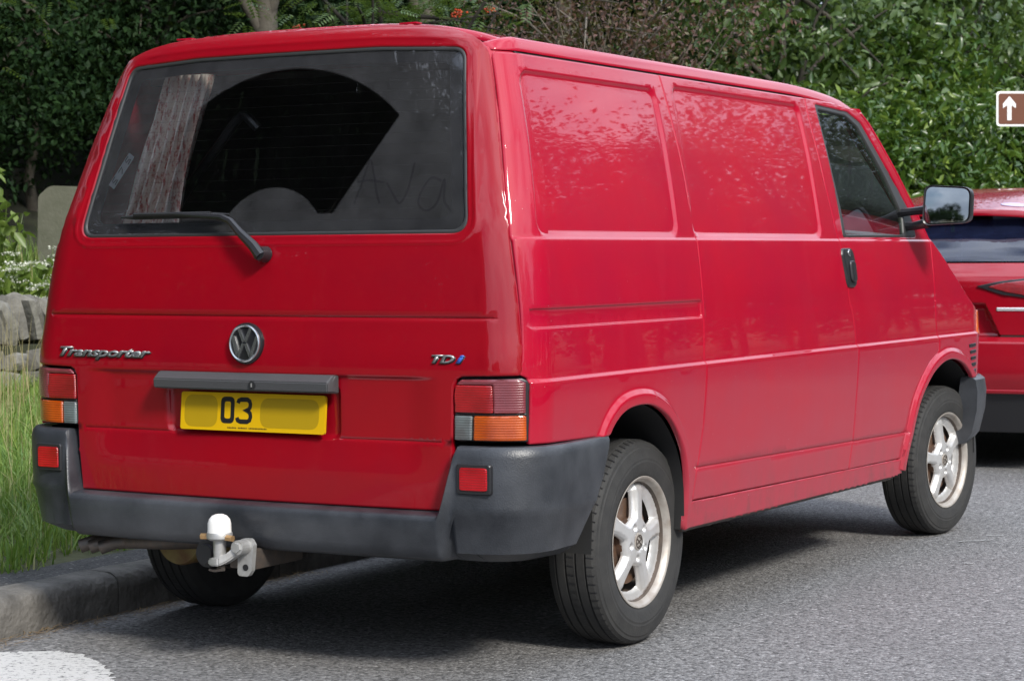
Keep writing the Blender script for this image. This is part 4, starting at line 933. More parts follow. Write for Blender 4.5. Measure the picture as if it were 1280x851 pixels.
# ------------------------------------------------------------------ leaf and blade makers
def foliage(name, c0, c1, gloss=.45, trans=.35, third=None, spec=.45):
    m = bpy.data.materials.new(name); m.use_nodes = True; t = m.node_tree; t.nodes.clear(); q = NB(m)
    g = q.n('ShaderNodeNewGeometry'); rnd = g.outputs['Random Per Island']
    col = q.mix(rnd, (*c0, 1), (*c1, 1))
    if third: col = q.mix(q.ramp(q.math('FRACT', q.math('MULTIPLY', rnd, 7.3)), .86, .90), col, (*third, 1))
    n = q.n('ShaderNodeTexNoise', {'Vector': g.outputs['Position'], 'Scale': .9, 'Detail': 3.}).outputs['Fac']
    col = q.mix(q.math('MULTIPLY', q.ramp(n, .35, .65), .35), col, (c0[0]*.6, c0[1]*.6, c0[2]*.6, 1))
    p = q.n('ShaderNodeBsdfPrincipled', {'Base Color': col, 'Roughness': gloss, 'Specular IOR Level': spec})
    tr = q.n('ShaderNodeBsdfTranslucent', {'Color': q.mix(.5, col, (.16, .24, .02, 1))})
    q.n('ShaderNodeOutputMaterial', {'Surface': q.n('ShaderNodeMixShader', {0: trans, 1: p.outputs[0], 2: tr.outputs[0]}).outputs[0]}); return m
def raw_mesh(name, V, F, mat):
    me = bpy.data.meshes.new(name); n, k = F.shape; me.vertices.add(len(V)); me.vertices.foreach_set('co', V.astype(np.float32).ravel())
    me.loops.add(n*k); me.loops.foreach_set('vertex_index', F.astype(np.int32).ravel()); me.polygons.add(n)
    me.polygons.foreach_set('loop_start', np.arange(0, n*k, k, dtype=np.int32)); me.update(calc_edges=True); me.validate(); me.materials.append(mat); return me
def unit(v): return v/(np.linalg.norm(v, axis=-1, keepdims=True)+1e-9)
def leaf_geo(C, size, droop=.3, asp=.42, fold=.12, bias=None, up=.5, fine=False):
    n = len(C); d = unit(RNG.normal(size=(n, 3))+(0 if bias is None else bias)); d[:, 2] -= droop; d = unit(d)
    nr = RNG.normal(size=(n, 3))*.8; nr[:, 2] += up*2; w_ = unit(np.cross(d, nr)); nr = unit(np.cross(w_, d)); s = (size*RNG.uniform(.6, 1.3, n))[:, None]
    if not fine:
        V = np.stack([C, C+d*s*.45+w_*s*asp*.5+nr*s*fold, C+d*s, C+d*s*.45-w_*s*asp*.5+nr*s*fold], 1).reshape(-1, 3)
        i = np.arange(n)[:, None]*4; return V, np.concatenate([i+np.array([[0, 1, 2]]), i+np.array([[0, 2, 3]])], 0)
    cv = -nr*s*RNG.uniform(.05, .25, n)[:, None]
    V = np.stack([C, C+d*s*.28+w_*s*asp*.44+nr*s*fold, C+d*s*.66+w_*s*asp*.40+nr*s*fold*.7+cv*.45, C+d*s+cv, C+d*s*.66-w_*s*asp*.40+nr*s*fold*.7+cv*.45, C+d*s*.28-w_*s*asp*.44+nr*s*fold, C+d*s*.5+cv*.25], 1).reshape(-1, 3)
    i = np.arange(n)[:, None]*7; return V, np.concatenate([i+np.array([[6, a, b]]) for a, b in ((0, 1), (1, 2), (2, 3), (3, 4), (4, 5), (5, 0))], 0)
def pinnate_geo(C, size, pairs=6):                    # feather leaf: pairs of leaflets on a rachis
    n = len(C); d = RNG.normal(size=(n, 3)); d[:, 2] = d[:, 2]*.4-.25; d = unit(d); nr = RNG.normal(size=(n, 3))*.3; nr[:, 2] += 1; w_ = unit(np.cross(d, nr)); nr = unit(np.cross(w_, d)); Vs, Fs = [], []; b = 0
    s = (size*RNG.uniform(.7, 1.2, n))[:, None]
    for k in range(pairs):
        t = .2+.8*k/pairs; o = C+d*s*t+nr*s*(-.12*t*t)
        for sg in (-1, 1):
            e = unit(d*.45+w_*sg+nr*-.15); L_ = s*.30*(1-.25*t); x = unit(np.cross(e, nr))
            V = np.stack([o, o+e*L_*.5+x*L_*.17, o+e*L_, o+e*L_*.5-x*L_*.17], 1).reshape(-1, 3); i = np.arange(n)[:, None]*4+b
            Fs += [i+np.array([[0, 1, 2]]), i+np.array([[0, 2, 3]])]; Vs.append(V); b += n*4
    return np.concatenate(Vs), np.concatenate(Fs)
def clumps(n_cl, per, rad, shell=.55, cr=.45, flat=.7, seed_pts=None):
    u = unit(RNG.normal(size=(n_cl, 3))); r = RNG.uniform(shell, 1, n_cl)[:, None]; c = u*r*np.array(rad)
    c *= (1+.18*np.sin(u[:, :1]*5+1)*np.cos(u[:, 1:2]*4)); k = RNG.poisson(per, n_cl)
    P = np.repeat(c, k, 0); P = P+RNG.normal(size=P.shape)*np.array([cr, cr, cr*flat])*RNG.uniform(.6, 1.3, n_cl).repeat(k)[:, None]; return P
def trunk_bm(h, r0, limbs, rad, zc, seed=0):
    rg = random.Random(seed); bm = bmesh.new(); pts = [(0, 0, -.3)]; x = y = 0
    for k in range(1, 7): x += rg.uniform(-.1, .1); y += rg.uniform(-.1, .1); pts.append((x, y, h*k/6))
    tube(bm, pts, [r0*1.35]+[r0*(1-.13*k) for k in range(1, 7)], 9)
    for k in range(limbs):
        t = rg.uniform(.3, .95); i = min(5, int(t*6)); p = Vector(pts[i]).lerp(Vector(pts[i+1]), t*6-i); a = rg.uniform(0, 6.28); e = Vector((math.cos(a)*rad[0]*rg.uniform(.5, .85), math.sin(a)*rad[1]*rg.uniform(.5, .85), zc+rad[2]*rg.uniform(-.5, .6)))
        m = p.lerp(e, .5)+Vector((rg.uniform(-.2, .2), rg.uniform(-.2, .2), rg.uniform(.0, .4))); tube(bm, [p, p.lerp(m, .6), m, m.lerp(e, .6), e], [r0*.42, r0*.34, r0*.25, r0*.16, r0*.06], 6)
    return bm
BARK = M('bark', (.055, .045, .035), .95, col2=(.10, .09, .07), var=.4, vscale=9, bump=.8, bscale=30, detail=8)
def tree_kind(name, bark, leafmat, h, r0, rad, zc, ncl, per, size, limbs=10, cr=.45, asp=.42, droop=.3, seed=0, pinnate=False, shell=.5, up=.5, fine=False):
    o = bmo('trunk', trunk_bm(h, r0, limbs, rad, zc, seed), bark, None, 60); tm = o.data; bpy.data.objects.remove(o)
    P = clumps(ncl, per, rad, shell, cr); P[:, 2] += zc; P = P[P[:, 2] > .15]
    V, F = pinnate_geo(P, size) if pinnate else leaf_geo(P, size, droop, asp, up=up, fine=fine)
    return tm, raw_mesh('crown', V, F, leafmat)
def put_tree(kind, name, label, cat, group, x, y, rz=0., sc=1., z=None, sz=None):
    o = thing(name, label, cat, (x, y, verge_z(x, y) if z is None else z), rz, group); o.scale = (sc, sc, sc if sz is None else sz)
    link(bpy.data.objects.new('trunk', kind[0]), o); link(bpy.data.objects.new('crown', kind[1]), o); return o
LF_DARK = foliage('dark_leaf', (.007, .020, .007), (.020, .045, .013), .6, .06, None, .12)
LF_MID = foliage('mid_leaf', (.022, .056, .012), (.060, .112, .025), .45, .15, None, .3)
LF_LAUREL = foliage('laurel_leaf', (.026, .068, .012), (.085, .155, .026), .28, .3, (.19, .27, .05))
LF_COPPER = foliage('copper_leaf', (.035, .014, .011), (.105, .045, .032), .6, .2, (.15, .13, .07))
LF_ROWAN = foliage('rowan_leaf', (.04, .085, .02), (.10, .155, .04), .4, .35)
LF_PALE = foliage('pale_leaf', (.06, .11, .035), (.13, .19, .06), .35, .35)
K_TALL = tree_kind('tall', BARK, LF_DARK, 9, .20, (3.6, 3.6, 3.6), 9.0, 420, 38, .16, 14, .42, .55, seed=1)
K_UNDER = tree_kind('under', BARK, LF_DARK, 3.6, .09, (2.1, 2.1, 2.2), 2.6, 260, 40, .115, 10, .32, .55, seed=2)
K_UNDER2 = tree_kind('under2', BARK, LF_MID, 4.0, .08, (2.0, 2.0, 2.4), 2.9, 150, 75, .125, 10, .25, .55, seed=5, fine=True)
K_LAUREL = tree_kind('laurel', BARK, LF_LAUREL, 2.2, .06, (1.7, 1.7, 1.6), 1.5, 150, 85, .15, 8, .21, .42, .15, seed=3, shell=.6, fine=True)
TWIG = M('pale_twig', (.13, .11, .085), .9)
K_COPPER = tree_kind('copper', TWIG, LF_COPPER, 2.7, .04, (1.5, 1.4, .75), 2.75, 170, 36, .05, 44, .17, .5, seed=8, shell=.2)
DBARK = M('dark_bark', (.02, .017, .013), .95)
K_ROWAN = tree_kind('rowan', DBARK, LF_ROWAN, 3.6, .06, (1.5, 1.5, 1.1), 3.5, 110, 9, .22, 12, .28, seed=9, pinnate=True, shell=.3)
K_PALE = tree_kind('pale', BARK, LF_PALE, 5.0, .11, (2.3, 2.3, 2.4), 4.0, 130, 55, .16, 12, .26, .55, seed=11, fine=True)
rg = random.Random(12)
# the wood behind the churchyard wall
for k, y in enumerate(np.arange(-44, 62, 4.6)):
    put_tree(K_TALL, 'woodland_tree', 'tall dark broadleaf tree of the wood behind the stone wall', 'tree', 'tall trees of the wood', (-13.4 if 7 < y < 14.5 else -12.0)+rg.uniform(-.8, .8), y+rg.uniform(-.8, .8), rg.uniform(0, 6), rg.uniform(.9, 1.15)*(1.35 if y < 3 else 1))
for k, y in enumerate(np.arange(-40, 62, 5.5)):
    put_tree(K_TALL, 'woodland_tree', 'tall dark broadleaf tree of the wood behind the stone wall', 'tree', 'tall trees of the wood', -19.5+rg.uniform(-1, 1), y+rg.uniform(-.8, .8), rg.uniform(0, 6), rg.uniform(.95, 1.2))
for k, y in enumerate(np.arange(-38, 44, 2.5)):
    put_tree(K_UNDER, 'understorey_tree', 'low dark bushy tree of the shaded understorey below the wood', 'tree', 'shaded understorey', (-16.2 if y > 3 else -13.0)+rg.uniform(-.9, .7), y+rg.uniform(-.5, .5), rg.uniform(0, 6), rg.uniform(.9, 1.2))
for k, y in enumerate(np.arange(8.5, 26, 2.1)):
    put_tree(K_UNDER, 'understorey_tree', 'low dark bushy tree of the shaded understorey below the wood', 'tree', 'shaded understorey', -14.3+rg.uniform(-.6, .6), y+rg.uniform(-.5, .5), rg.uniform(0, 6), rg.uniform(.8, 1.05))
for k, y in enumerate(np.arange(8, 40, 3.3)):
    put_tree(K_UNDER, 'understorey_tree', 'low dark bushy tree of the shaded understorey below the wood', 'tree', 'shaded understorey', -19+rg.uniform(-.9, .9), y+rg.uniform(-.5, .5), rg.uniform(0, 6), rg.uniform(1.1, 1.4))
for k, (x, y, s_) in enumerate(((-8.9, 26.5, 1.1), (-9.5, 30, 1.2), (-9.3, 34.5, 1.2))):
    put_tree(K_UNDER2, 'mid_green_tree', 'bushy mid green tree at the edge of the wood behind the van', 'tree', 'mid green trees at the wood edge', x, y, rg.uniform(0, 6), s_)
for k, (x, y, s_) in enumerate(((-7.0, 19.5, .95), (-6.2, 22.0, 1.0), (-5.9, 24.6, 1.05), (-5.6, 27.4, 1.1), (-5.3, 30.5, 1.2), (-5.0, 34, 1.3), (-7.6, 26, 1.3), (-7.2, 30, 1.4))):
    put_tree(K_LAUREL, 'laurel_bush', 'glossy bright green laurel bush of the hedge beyond the parked car', 'bush', 'laurel hedge', x, y, rg.uniform(0, 6), s_)
for k, (x, y, s_) in enumerate(((-7.4, 28.5, 1.), (-7.8, 35, 1.15), (-8.0, 23.2, .95))):
    put_tree(K_PALE, 'pale_leaved_tree', 'tree with paler leaves rising above the laurel hedge', 'tree', 'pale leaved trees above the hedge', x, y, rg.uniform(0, 6), s_)
put_tree(K_COPPER, 'copper_leaved_shrub', 'bronze leaved shrub with bare twigs behind the van roof', 'shrub', None, -4.45, 11.1, .3, 1.)
# bare twigs reaching out of the copper shrub
# rowans with red berries
BERRY = M('rowan_berry', (.42, .05, .012), .4)
for k, (x, y, rz, s_, lb) in enumerate(((-5.0, 8.5, .2, .88, 'rowan with feathery leaves and orange red berries above the van roof'), (-7.9, 6.8, 2.2, .92, 'small rowan with red berries growing by the stone wall near the gravestone'))):
    o = put_tree(K_ROWAN, 'rowan_tree', lb, 'tree', None, x, y, rz, s_)
    for j in range(14):
        bm = bmesh.new(); a, b_ = rg.uniform(0, 6.28), rg.uniform(.5, 1.)
        c = Vector((math.cos(a)*1.4*b_, math.sin(a)*1.4*b_, 3.3+rg.uniform(-.7, .6)))
        for _ in range(16): bmesh.ops.create_icosphere(bm, subdivisions=1, radius=.011, matrix=Matrix.Translation(c+Vector((rg.gauss(0, .028), rg.gauss(0, .028), rg.gauss(0, .014)))))
        bo_ = bmo('berry_cluster', bm, BERRY, o); bo_['kind'] = 'stuff'
for k, x in enumerate(np.arange(-6, 34, 4.)): put_tree(K_TALL, 'roadside_tree', 'tree closing the view far along the road ahead', 'tree', 'trees far along the road', float(x), 112+rg.uniform(-6, 6), rg.uniform(0, 6), rg.uniform(.8, 1.1), 0.); put_tree(K_UNDER2, 'roadside_bush', 'bush closing the view far along the road ahead', 'bush', 'bushes far along the road', float(x)+2, 106+rg.uniform(-3, 3), rg.uniform(0, 6), rg.uniform(1., 1.6), 0.)
for x in (-3, 0, 3, 6, 9, 12): put_tree(K_UNDER2, 'roadside_bush', 'bush closing the view where the road bends away behind', 'bush', 'bushes at the bend', x, -63+rg.uniform(-1, 1), rg.uniform(0, 6), rg.uniform(1., 1.6), 0.)
for x in (-2, 2.5, 6.5, 10.5): put_tree(K_TALL, 'roadside_tree', 'tree closing the view where the road bends away behind', 'tree', 'trees at the bend', x, -66+rg.uniform(-3, 3), rg.uniform(0, 6), rg.uniform(.7, 1.), 0.)
for k in range(11):                                    # the wood goes on behind the camera
    put_tree(K_TALL, 'woodland_tree', 'tall dark broadleaf tree of the wood behind the stone wall', 'tree', 'tall trees of the wood', -9.5-1.0*(k % 3), -5-3.3*k, rg.uniform(0, 6), rg.uniform(1.05, 1.35))
    put_tree(K_UNDER, 'understorey_tree', 'low dark bushy tree of the shaded understorey below the wood', 'tree', 'shaded understorey', -9.2-rg.uniform(0, 1.5), -4-3.3*k, rg.uniform(0, 6), rg.uniform(1.3, 1.6))
# the other side of the road, seen only as reflections in the paint and mirrors
for k, y in enumerate(np.arange(-6, 62, 5.2)):
    put_tree(K_TALL, 'roadside_tree', 'broadleaf tree across the road, mirrored in the van side', 'tree', 'trees across the road', 15.5+rg.uniform(-1.5, 1.5), y+rg.uniform(-1, 1), rg.uniform(0, 6), rg.uniform(.5, .8), .12)
K_ASH = tree_kind('ash', BARK, LF_MID, 6.0, .12, (2.3, 2.3, 2.1), 5.0, 34, 430, .10, 22, .46, .5, seed=21, shell=.45)
for k, (x, y, s_) in enumerate(((9.6, 9.5, 1.0), (10.0, 13.0, 1.18), (9.2, 16.6, 1.02), (10.6, 20.0, 1.3), (9.8, 24.0, 1.15), (10.4, 28.0, 1.42), (9.9, 32.5, 1.3), (10.8, 37, 1.5))):
    put_tree(K_ASH, 'verge_tree', 'open crowned tree on the far verge, mirrored in the van side', 'tree', 'open trees on the far verge', x, y, rg.uniform(0, 6), s_, .12)
for k, y in enumerate(np.arange(-8, 64, 2.2)):
    put_tree(K_UNDER2, 'roadside_bush', 'green bush of the far roadside hedge across the road', 'bush', 'hedge across the road', 12.8+rg.uniform(-.8, .8), y, rg.uniform(0, 6), rg.uniform(.8, 1.15), .12)

# ------------------------------------------------------------------ grass of the verge (stuff)
GRASS = foliage('grass', (.085, .20, .03), (.30, .40, .085), .5, .4, (.42, .38, .18)); STRAW = foliage('straw', (.30, .25, .11), (.48, .41, .22), .6, .25)
def blades(name, n, xr_, yr_, hmin, hmax, wd, mat, hfun=None, lean=.35):
    x = RNG.uniform(*xr_, n); y = RNG.uniform(*yr_, n); ed = -1.36+.05*np.sin(y*5)+.04*np.sin(y*13+1)
    k = x < ed+RNG.normal(0, .02, n); x, y = x[k], y[k]; n = len(x); z = np.array([verge_z(a, b_) for a, b_ in zip(x, y)])-.01
    h = RNG.uniform(hmin, hmax, n); h = h if hfun is None else h*hfun(x, y); a = RNG.uniform(0, 6.28, n); ln = RNG.normal(0, lean, n)*h; b = np.stack([x, y, z], 1)
    wv = np.stack([np.cos(a), np.sin(a), 0*a], 1)*(wd*RNG.uniform(.6, 1.3, n))[:, None]; lv = np.stack([-np.sin(a), np.cos(a), 0*a], 1)*ln[:, None]; up = np.stack([0*a, 0*a, h], 1)
    V = np.stack([b-wv, b+wv, b+up*.55+lv*.35+wv*.75, b+up*.55+lv*.35-wv*.75, b+up+lv], 1).reshape(-1, 3)
    i = np.arange(n)[:, None]*5; F = np.concatenate([i+np.array([[0, 1, 2]]), i+np.array([[0, 2, 3]]), i+np.array([[3, 2, 4]])], 0)
    o = link(bpy.data.objects.new(name, raw_mesh(name, V, F, mat))); return o
tall = lambda x, y: np.interp(-x, [1.3, 1.9, 2.6, 4], [.45, .70, .85, .85])
tag(blades('grass', 60000, (-4.2, -1.28), (-2., 7.), .07, .29, .0034, GRASS, tall, .75), 'long green grass growing on the verge along the kerb', 'grass', kind='stuff')
tag(blades('grass', 60000, (-8.6, -3.8), (-1., 15.), .06, .22, .005, GRASS, None, .75), 'taller green grass in front of the dry stone wall', 'grass', kind='stuff')
tag(blades('dry_grass_stalks', 2200, (-6.4, -2.3), (-1., 12.), .35, .85, .0024, STRAW, None, .22), 'pale dry grass stalks standing in the verge', 'grass', kind='stuff')
tag(blades('grass', 26000, (-12, -8), (0., 24.), .2, .5, .007, GRASS), 'rough grass of the churchyard behind the wall', 'grass', kind='stuff')
# dry clippings in the gutter
n = 900; gx = KX+.012+np.abs(RNG.normal(0, .05, n)); gy = RNG.uniform(-1.2, 1.6, n); a = RNG.normal(1.57, .7, n); ll = RNG.uniform(.015, .055, n)
d = np.stack([np.cos(a), np.sin(a), RNG.normal(0, .08, n)], 1)*ll[:, None]; b0 = np.stack([gx, gy, RNG.uniform(.004, .012, n)], 1); pv = np.stack([-np.sin(a), np.cos(a), 0*a], 1)*.0013
V = np.stack([b0-pv, b0+d-pv, b0+d+pv, b0+pv], 1).reshape(-1, 3); F = np.arange(n*4).reshape(-1, 4)
tag(link(bpy.data.objects.new('dry_clippings', raw_mesh('dry_clippings', V, F, foliage('clippings', (.12, .075, .035), (.30, .2, .09), .8, .1)))), 'dry brown grass clippings lying in the gutter', 'litter', kind='stuff')

# ------------------------------------------------------------------ dry stone wall
STONE = M('limestone', (.19, .18, .155), .95, col2=(.07, .065, .055), var=.45, vscale=9, bump=.9, bscale=35, detail=9)
STONE2 = M('lichened_limestone', (.26, .25, .22), .95, col2=(.09, .085, .07), var=.5, vscale=14, bump=.9, bscale=30, detail=9)
def rock(sx, sy, sz, seed, mat):
    rg_ = random.Random(seed); bm = bmesh.new(); bmesh.ops.create_cube(bm, size=1.); bmesh.ops.subdivide_edges(bm, edges=bm.edges[:], cuts=1, use_grid_fill=True)
    for v in bm.verts:
        c = v.co; k = .62/max(.5, c.length)**.55; v.co = Vector((c.x*sx*k, c.y*sy*k, c.z*sz*k))*1.12+Vector((rg_.uniform(-1, 1)*sx, rg_.uniform(-1, 1)*sy, rg_.uniform(-1, 1)*sz))*.07
    o = bmo('stone', bm, mat, None, 50); me = o.data; bpy.data.objects.remove(o); return me
WX = -6.7
WALL = thing('dry_stone_wall', 'low grey dry stone wall with upright coping stones along the verge', 'wall', (0, 0, 0))
cop = [rock(.34, .10, .36, k, (STONE, STONE2)[k % 2]) for k in range(6)]; fac = [rock(.30, .30, .16, 20+k, (STONE, STONE2)[k % 2]) for k in range(6)]
bm = bmesh.new(); box(bm, (WX, 12, .32), (.30, 40, .55)); bmo('wall_core', bm, WOODS, WALL)
y = 3.4; k = 0
far_v = []
def place_stone(me, loc, rot, sc):
    o = bpy.data.objects.new('stone', me); link(o, WALL); o.location = loc; o.rotation_euler = rot; o.scale = sc
while y < 13.5:
    w_ = rg.uniform(.08, .15); y += w_
    place_stone(cop[k % 6], (WX+rg.uniform(-.03, .03), y-w_/2, .755+rg.uniform(-.02, .03)), (rg.uniform(.15, .5), rg.uniform(-.12, .12), rg.uniform(-.2, .2)), (1, w_/.10*.95, rg.uniform(.85, 1.15))); k += 1
for c in range(3):
    y = 3.4+rg.uniform(0, .2)
    while y < 13.5:
        w_ = rg.uniform(.2, .42); y += w_
        place_stone(fac[k % 6], (WX+.10+rg.uniform(-.02, .02), y-w_/2, .18+.155*c+rg.uniform(-.02, .02)), (rg.uniform(-.1, .1), rg.uniform(-.1, .1), rg.uniform(-.15, .15)), (1, w_/.30*.98, rg.uniform(.85, 1.1))); k += 1
# the rest of the wall, too far off to tell the stones apart
bm = bmesh.new()
for yy in list(np.arange(-8, 3.3, .26))+list(np.arange(13.6, 32, .26)):
    for c, (sz, zz) in enumerate(((.20, .20), (.20, .40), (.34, .74))): box(bm, (WX+.06, yy+rg.uniform(-.05, .05), zz), (.32+rg.uniform(-.05, .05), .25, sz*rg.uniform(.85, 1.1)), .0, Matrix.Rotation(rg.uniform(-.12, .12), 4, 'X'))
o = bmo('wall_stones', bm, STONE, WALL, 30); o['kind'] = 'stuff'
# gravestone
bm = bmesh.new(); gp = rpoly([(-.25, -.3), (.25, -.3), (.25, 1.02), (.15, 1.12), (-.15, 1.12), (-.25, 1.02)], [0, 0, .08, .12, .12, .08], 6)
fv = [bm.verts.new((x, -.06, z)) for x, z in gp]; bv = [bm.verts.new((x, .06, z)) for x, z in gp]; bm.faces.new(fv); bm.faces.new(bv)
for i in range(len(fv)): bm.faces.new((fv[i], fv[(i+1) % len(fv)], bv[(i+1) % len(fv)], bv[i]))
bmesh.ops.bevel(bm, geom=[e for e in bm.edges if abs(e.verts[0].co.y-e.verts[1].co.y) < .01], offset=.012, segments=2, affect='EDGES')
o = bmo('gravestone', bm, M('gravestone', (.12, .118, .09), .95, col2=(.06, .065, .04), var=.4, vscale=5, bump=.5, bscale=40, detail=9), None, 30)
o.location = (-9.80, 10.24, .74); o.rotation_euler = (R(-3), R(2), R(38)); tag(o, 'weathered grey gravestone with rounded top standing behind the stone wall', 'gravestone')
# leafy weeds and white umbels behind the wall
LF_WEED = foliage('weed_leaf', (.10, .17, .03), (.24, .32, .07), .4, .4); UMBEL = foliage('white_umbel', (.55, .57, .45), (.75, .76, .66), .8, .3)
def weed(name, label, group, x, y, h, n, size, mat, flowers=0):
    o = thing(name, label, 'plant', (x, y, verge_z(x, y)), rg.uniform(0, 6), group); bm = bmesh.new(); C = []; U = []
    for k in range(n):
        a, l = rg.uniform(0, 6.28), rg.uniform(.05, .35); hh = h*rg.uniform(.7, 1.05); e = (math.cos(a)*l, math.sin(a)*l, hh); tube(bm, [(e[0]*.1, e[1]*.1, -.1), (e[0]*.6, e[1]*.6, hh*.55), e], [.006, .005, .003], 5)
        for j in range(9): t = .3+.7*j/8; C.append((e[0]*t+rg.gauss(0, .02), e[1]*t+rg.gauss(0, .02), hh*t))
        if flowers:
            for j in range(60): rr, aa = .09*math.sqrt(rg.random()), rg.uniform(0, 6.28); U.append((e[0]+1.3*rr*math.cos(aa), e[1]+rr*math.sin(aa), hh+.02-.8*rr*rr+rg.gauss(0, .004)))
    bmo('stem', bm, LF_WEED, o); V, F = leaf_geo(np.array(C), size, .35, .5, fine=True); link(bpy.data.objects.new('leaves', raw_mesh('leaves', V, F, mat)), o)
    if flowers:
        V, F = leaf_geo(np.array(U), .018, 0, .9, up=2.); f_ = link(bpy.data.objects.new('flower_heads', raw_mesh('flower_heads', V, F, UMBEL)), o); f_['kind'] = 'stuff'
for k, (x, y, h) in enumerate(((-8.35, 7.5, 1.05), (-8.25, 7.75, .9), (-8.6, 7.9, 1.1))):
    weed('leafy_plant', 'tall plant with broad yellow green leaves standing behind the stone wall', 'tall leafy plants behind the wall', x, y, h, 12, .13, LF_WEED)
for k in range(16):
    weed('flowering_plant', 'plant with flat white flower heads growing just behind the stone wall', 'white flowering plants', -7.25+rg.uniform(-.45, .25), 5.6+.19*k, rg.uniform(.40, .62), 7, .12, LF_WEED, 1)
# ------------------------------------------------------------------ brown sign on a post
SG = thing('direction_sign', 'brown sign with white border and white upward arrow on a grey post', 'sign', (-1.05, 12.98, .13), R(36))
BROWN = M('sign_brown', (.13, .045, .022), .4); SWHITE = M('sign_white', (.80, .80, .78), .4)
TS = Matrix.Translation((0, 0, 0))
def plate(name, hx0, hx1, z0, z1, r_, mat, y, th=.004):
    bm = bmesh.new(); pr_ = rpoly([(hx0, z0), (hx1, z0), (hx1, z1), (hx0, z1)], r_, 5); fv = [bm.verts.new((x, y, z)) for x, z in pr_]; bv = [bm.verts.new((x, y+th, z)) for x, z in pr_]
    bm.faces.new(fv); bm.faces.new(bv)
    for i in range(len(fv)): bm.faces.new((fv[i], fv[(i+1) % len(fv)], bv[(i+1) % len(fv)], bv[i]))
    return bmo(name, bm, mat, SG, 30)
plate('sign_border', -.74, .74, 2.105, 2.395, .03, SWHITE, -.004); plate('sign_face', -.722, .722, 2.123, 2.377, .02, BROWN, -.007, .002)
bm = bmesh.new(); ar = [(-.63-.018, 2.155), (-.63+.018, 2.155), (-.63+.018, 2.28), (-.63+.055, 2.255), (-.63+.055, 2.292), (-.63, 2.355), (-.63-.055, 2.292), (-.63-.055, 2.255), (-.63-.018, 2.28)]
bm.faces.new([bm.verts.new((x, -.009, z)) for x, z in ar]); bmo('arrow', bm, SWHITE, SG, smooth=False)
bm = bmesh.new(); tube(bm, [(0, .04, -.2), (0, .04, 2.42)], .038, 14); bmo('post', bm, STEEL, SG)

# ------------------------------------------------------------------ red hatchback parked ahead of the van
CAR = thing('parked_car', 'red hatchback with dark rear window parked ahead of the van', 'car', (-.085, 6.30, 0))
cW = pch([.2, .4, .7, .95, 1.1, 1.3, 1.5, 1.58], [.86, .89, .905, .89, .85, .74, .62, .50]); cRC = .22
cY = pch([.2, .42, .55, .70, .74, .9, 1.02, 1.14, 1.40, 1.46, 1.6], [.10, .035, .0, .005, .06, .055, .05, .14, .40, .38, .60])
def car_rear(x, z, off=0.):
    wz = cW(z); a = np.abs(x); xc = wz-cRC
    return cY(z)+off+.06*np.minimum(a/xc, 1)**2+np.where(a > xc, cRC-np.sqrt(np.maximum(cRC**2-np.minimum(a-xc, cRC)**2, 1e-5)), 0)
def car_dip(x, z):                                   # recess for the number plate, wider at the top
    hw_ = .30+.22*(z-.70)/.21*-1+.22; return .045*(1-sst(-.03, .0, np.maximum(np.abs(x)-(.385-.10*(z-.70)/.21), np.abs(z-.82)-.10)))
def crf(off=0., dip=True): return lambda x, z: np.stack([x, car_rear(x, z, off)+(car_dip(x, z) if dip else 0), z], 1)
def sym(h): return h+[(-x, z) for x, z in h[::-1]]
rails = [[(-.9, z), (.9, z)] for z in (.71, .725, .74, .755, .90, .92, 1.03, 1.05)]
panel('tailgate', sym([(.70, .742), (.74, .90), (.70, 1.04), (.645, 1.135)]), crf(), CARPAINT, CAR, feats=rails+[[(sx*.385, .7), (sx*.285, .92)] for sx in (-1, 1)]+[[(sx*.355, .7), (sx*.255, .92)] for sx in (-1, 1)], grid=.03)
panel('rear_window', sym([(.640, 1.142), (.56, 1.36), (.54, 1.375)]), crf(.006, False), GLASS_CAR, CAR, grid=.05, lip=0, roll=0)
panel('rear_bumper', sym([(.78, .435), (.845, .55), (.83, .70), (.76, .725), (.72, .735)]), crf(0, False), CARPAINT, CAR, feats=rails, grid=.04)
panel('bumper_moulding', sym([(.76, .425), (.775, .445)]), crf(-.012, False), CARPAINT, CAR, grid=.05, lip=.02, roll=.004)
panel('lower_bumper', sym([(.70, .21), (.77, .30), (.775, .43)]), crf(.012, False), BLACKPL, CAR, grid=.06)
for s in (1, -1):
    sx = lambda p: [(s*x, z) for x, z in p][::s]
    lp = panel('tail_lamp', sx(rpoly([(.235, 1.008), (.36, .965), (.62, .925), (.735, .93), (.735, 1.05), (.52, 1.055), (.36, 1.035)], [.004, .05, .05, .02, .02, .1, .1])), crf(-.010, False), BLACKPL, CAR, grid=.04, lip=.03)
    panel('red_lens', sx(rpoly([(.30, 1.005), (.40, .975), (.62, .94), (.725, .945), (.725, 1.038), (.52, 1.043), (.38, 1.025)], [.004, .05, .05, .02, .02, .1, .1])), crf(-.016, False), LRED, lp, grid=.04, lip=.01)
panel('chrome_badge', rpoly([(.345, .873), (.60, .873), (.60, .892), (.345, .892)], .004), crf(-.006, False), M('bright_chrome', (.8, .8, .8), .25, .6), CAR, grid=.05, lip=.008)
bm = bmesh.new(); box(bm, (0, .115, .80), (.40, .012, .10), .004); bmo('number_plate', bm, YELLOW, CAR)
def croof(x, y):
    k = np.clip((y-.35)/1.9, 0, 1); a = np.abs(x)/.62; zc = 1.425+.155*np.sin(np.clip((y-.30)/1.1, 0, 1)*1.4)-.14*np.clip((y-1.5)/1.2, 0, 1)**2
    return np.stack([x, y, zc-.075*a**3], 1)
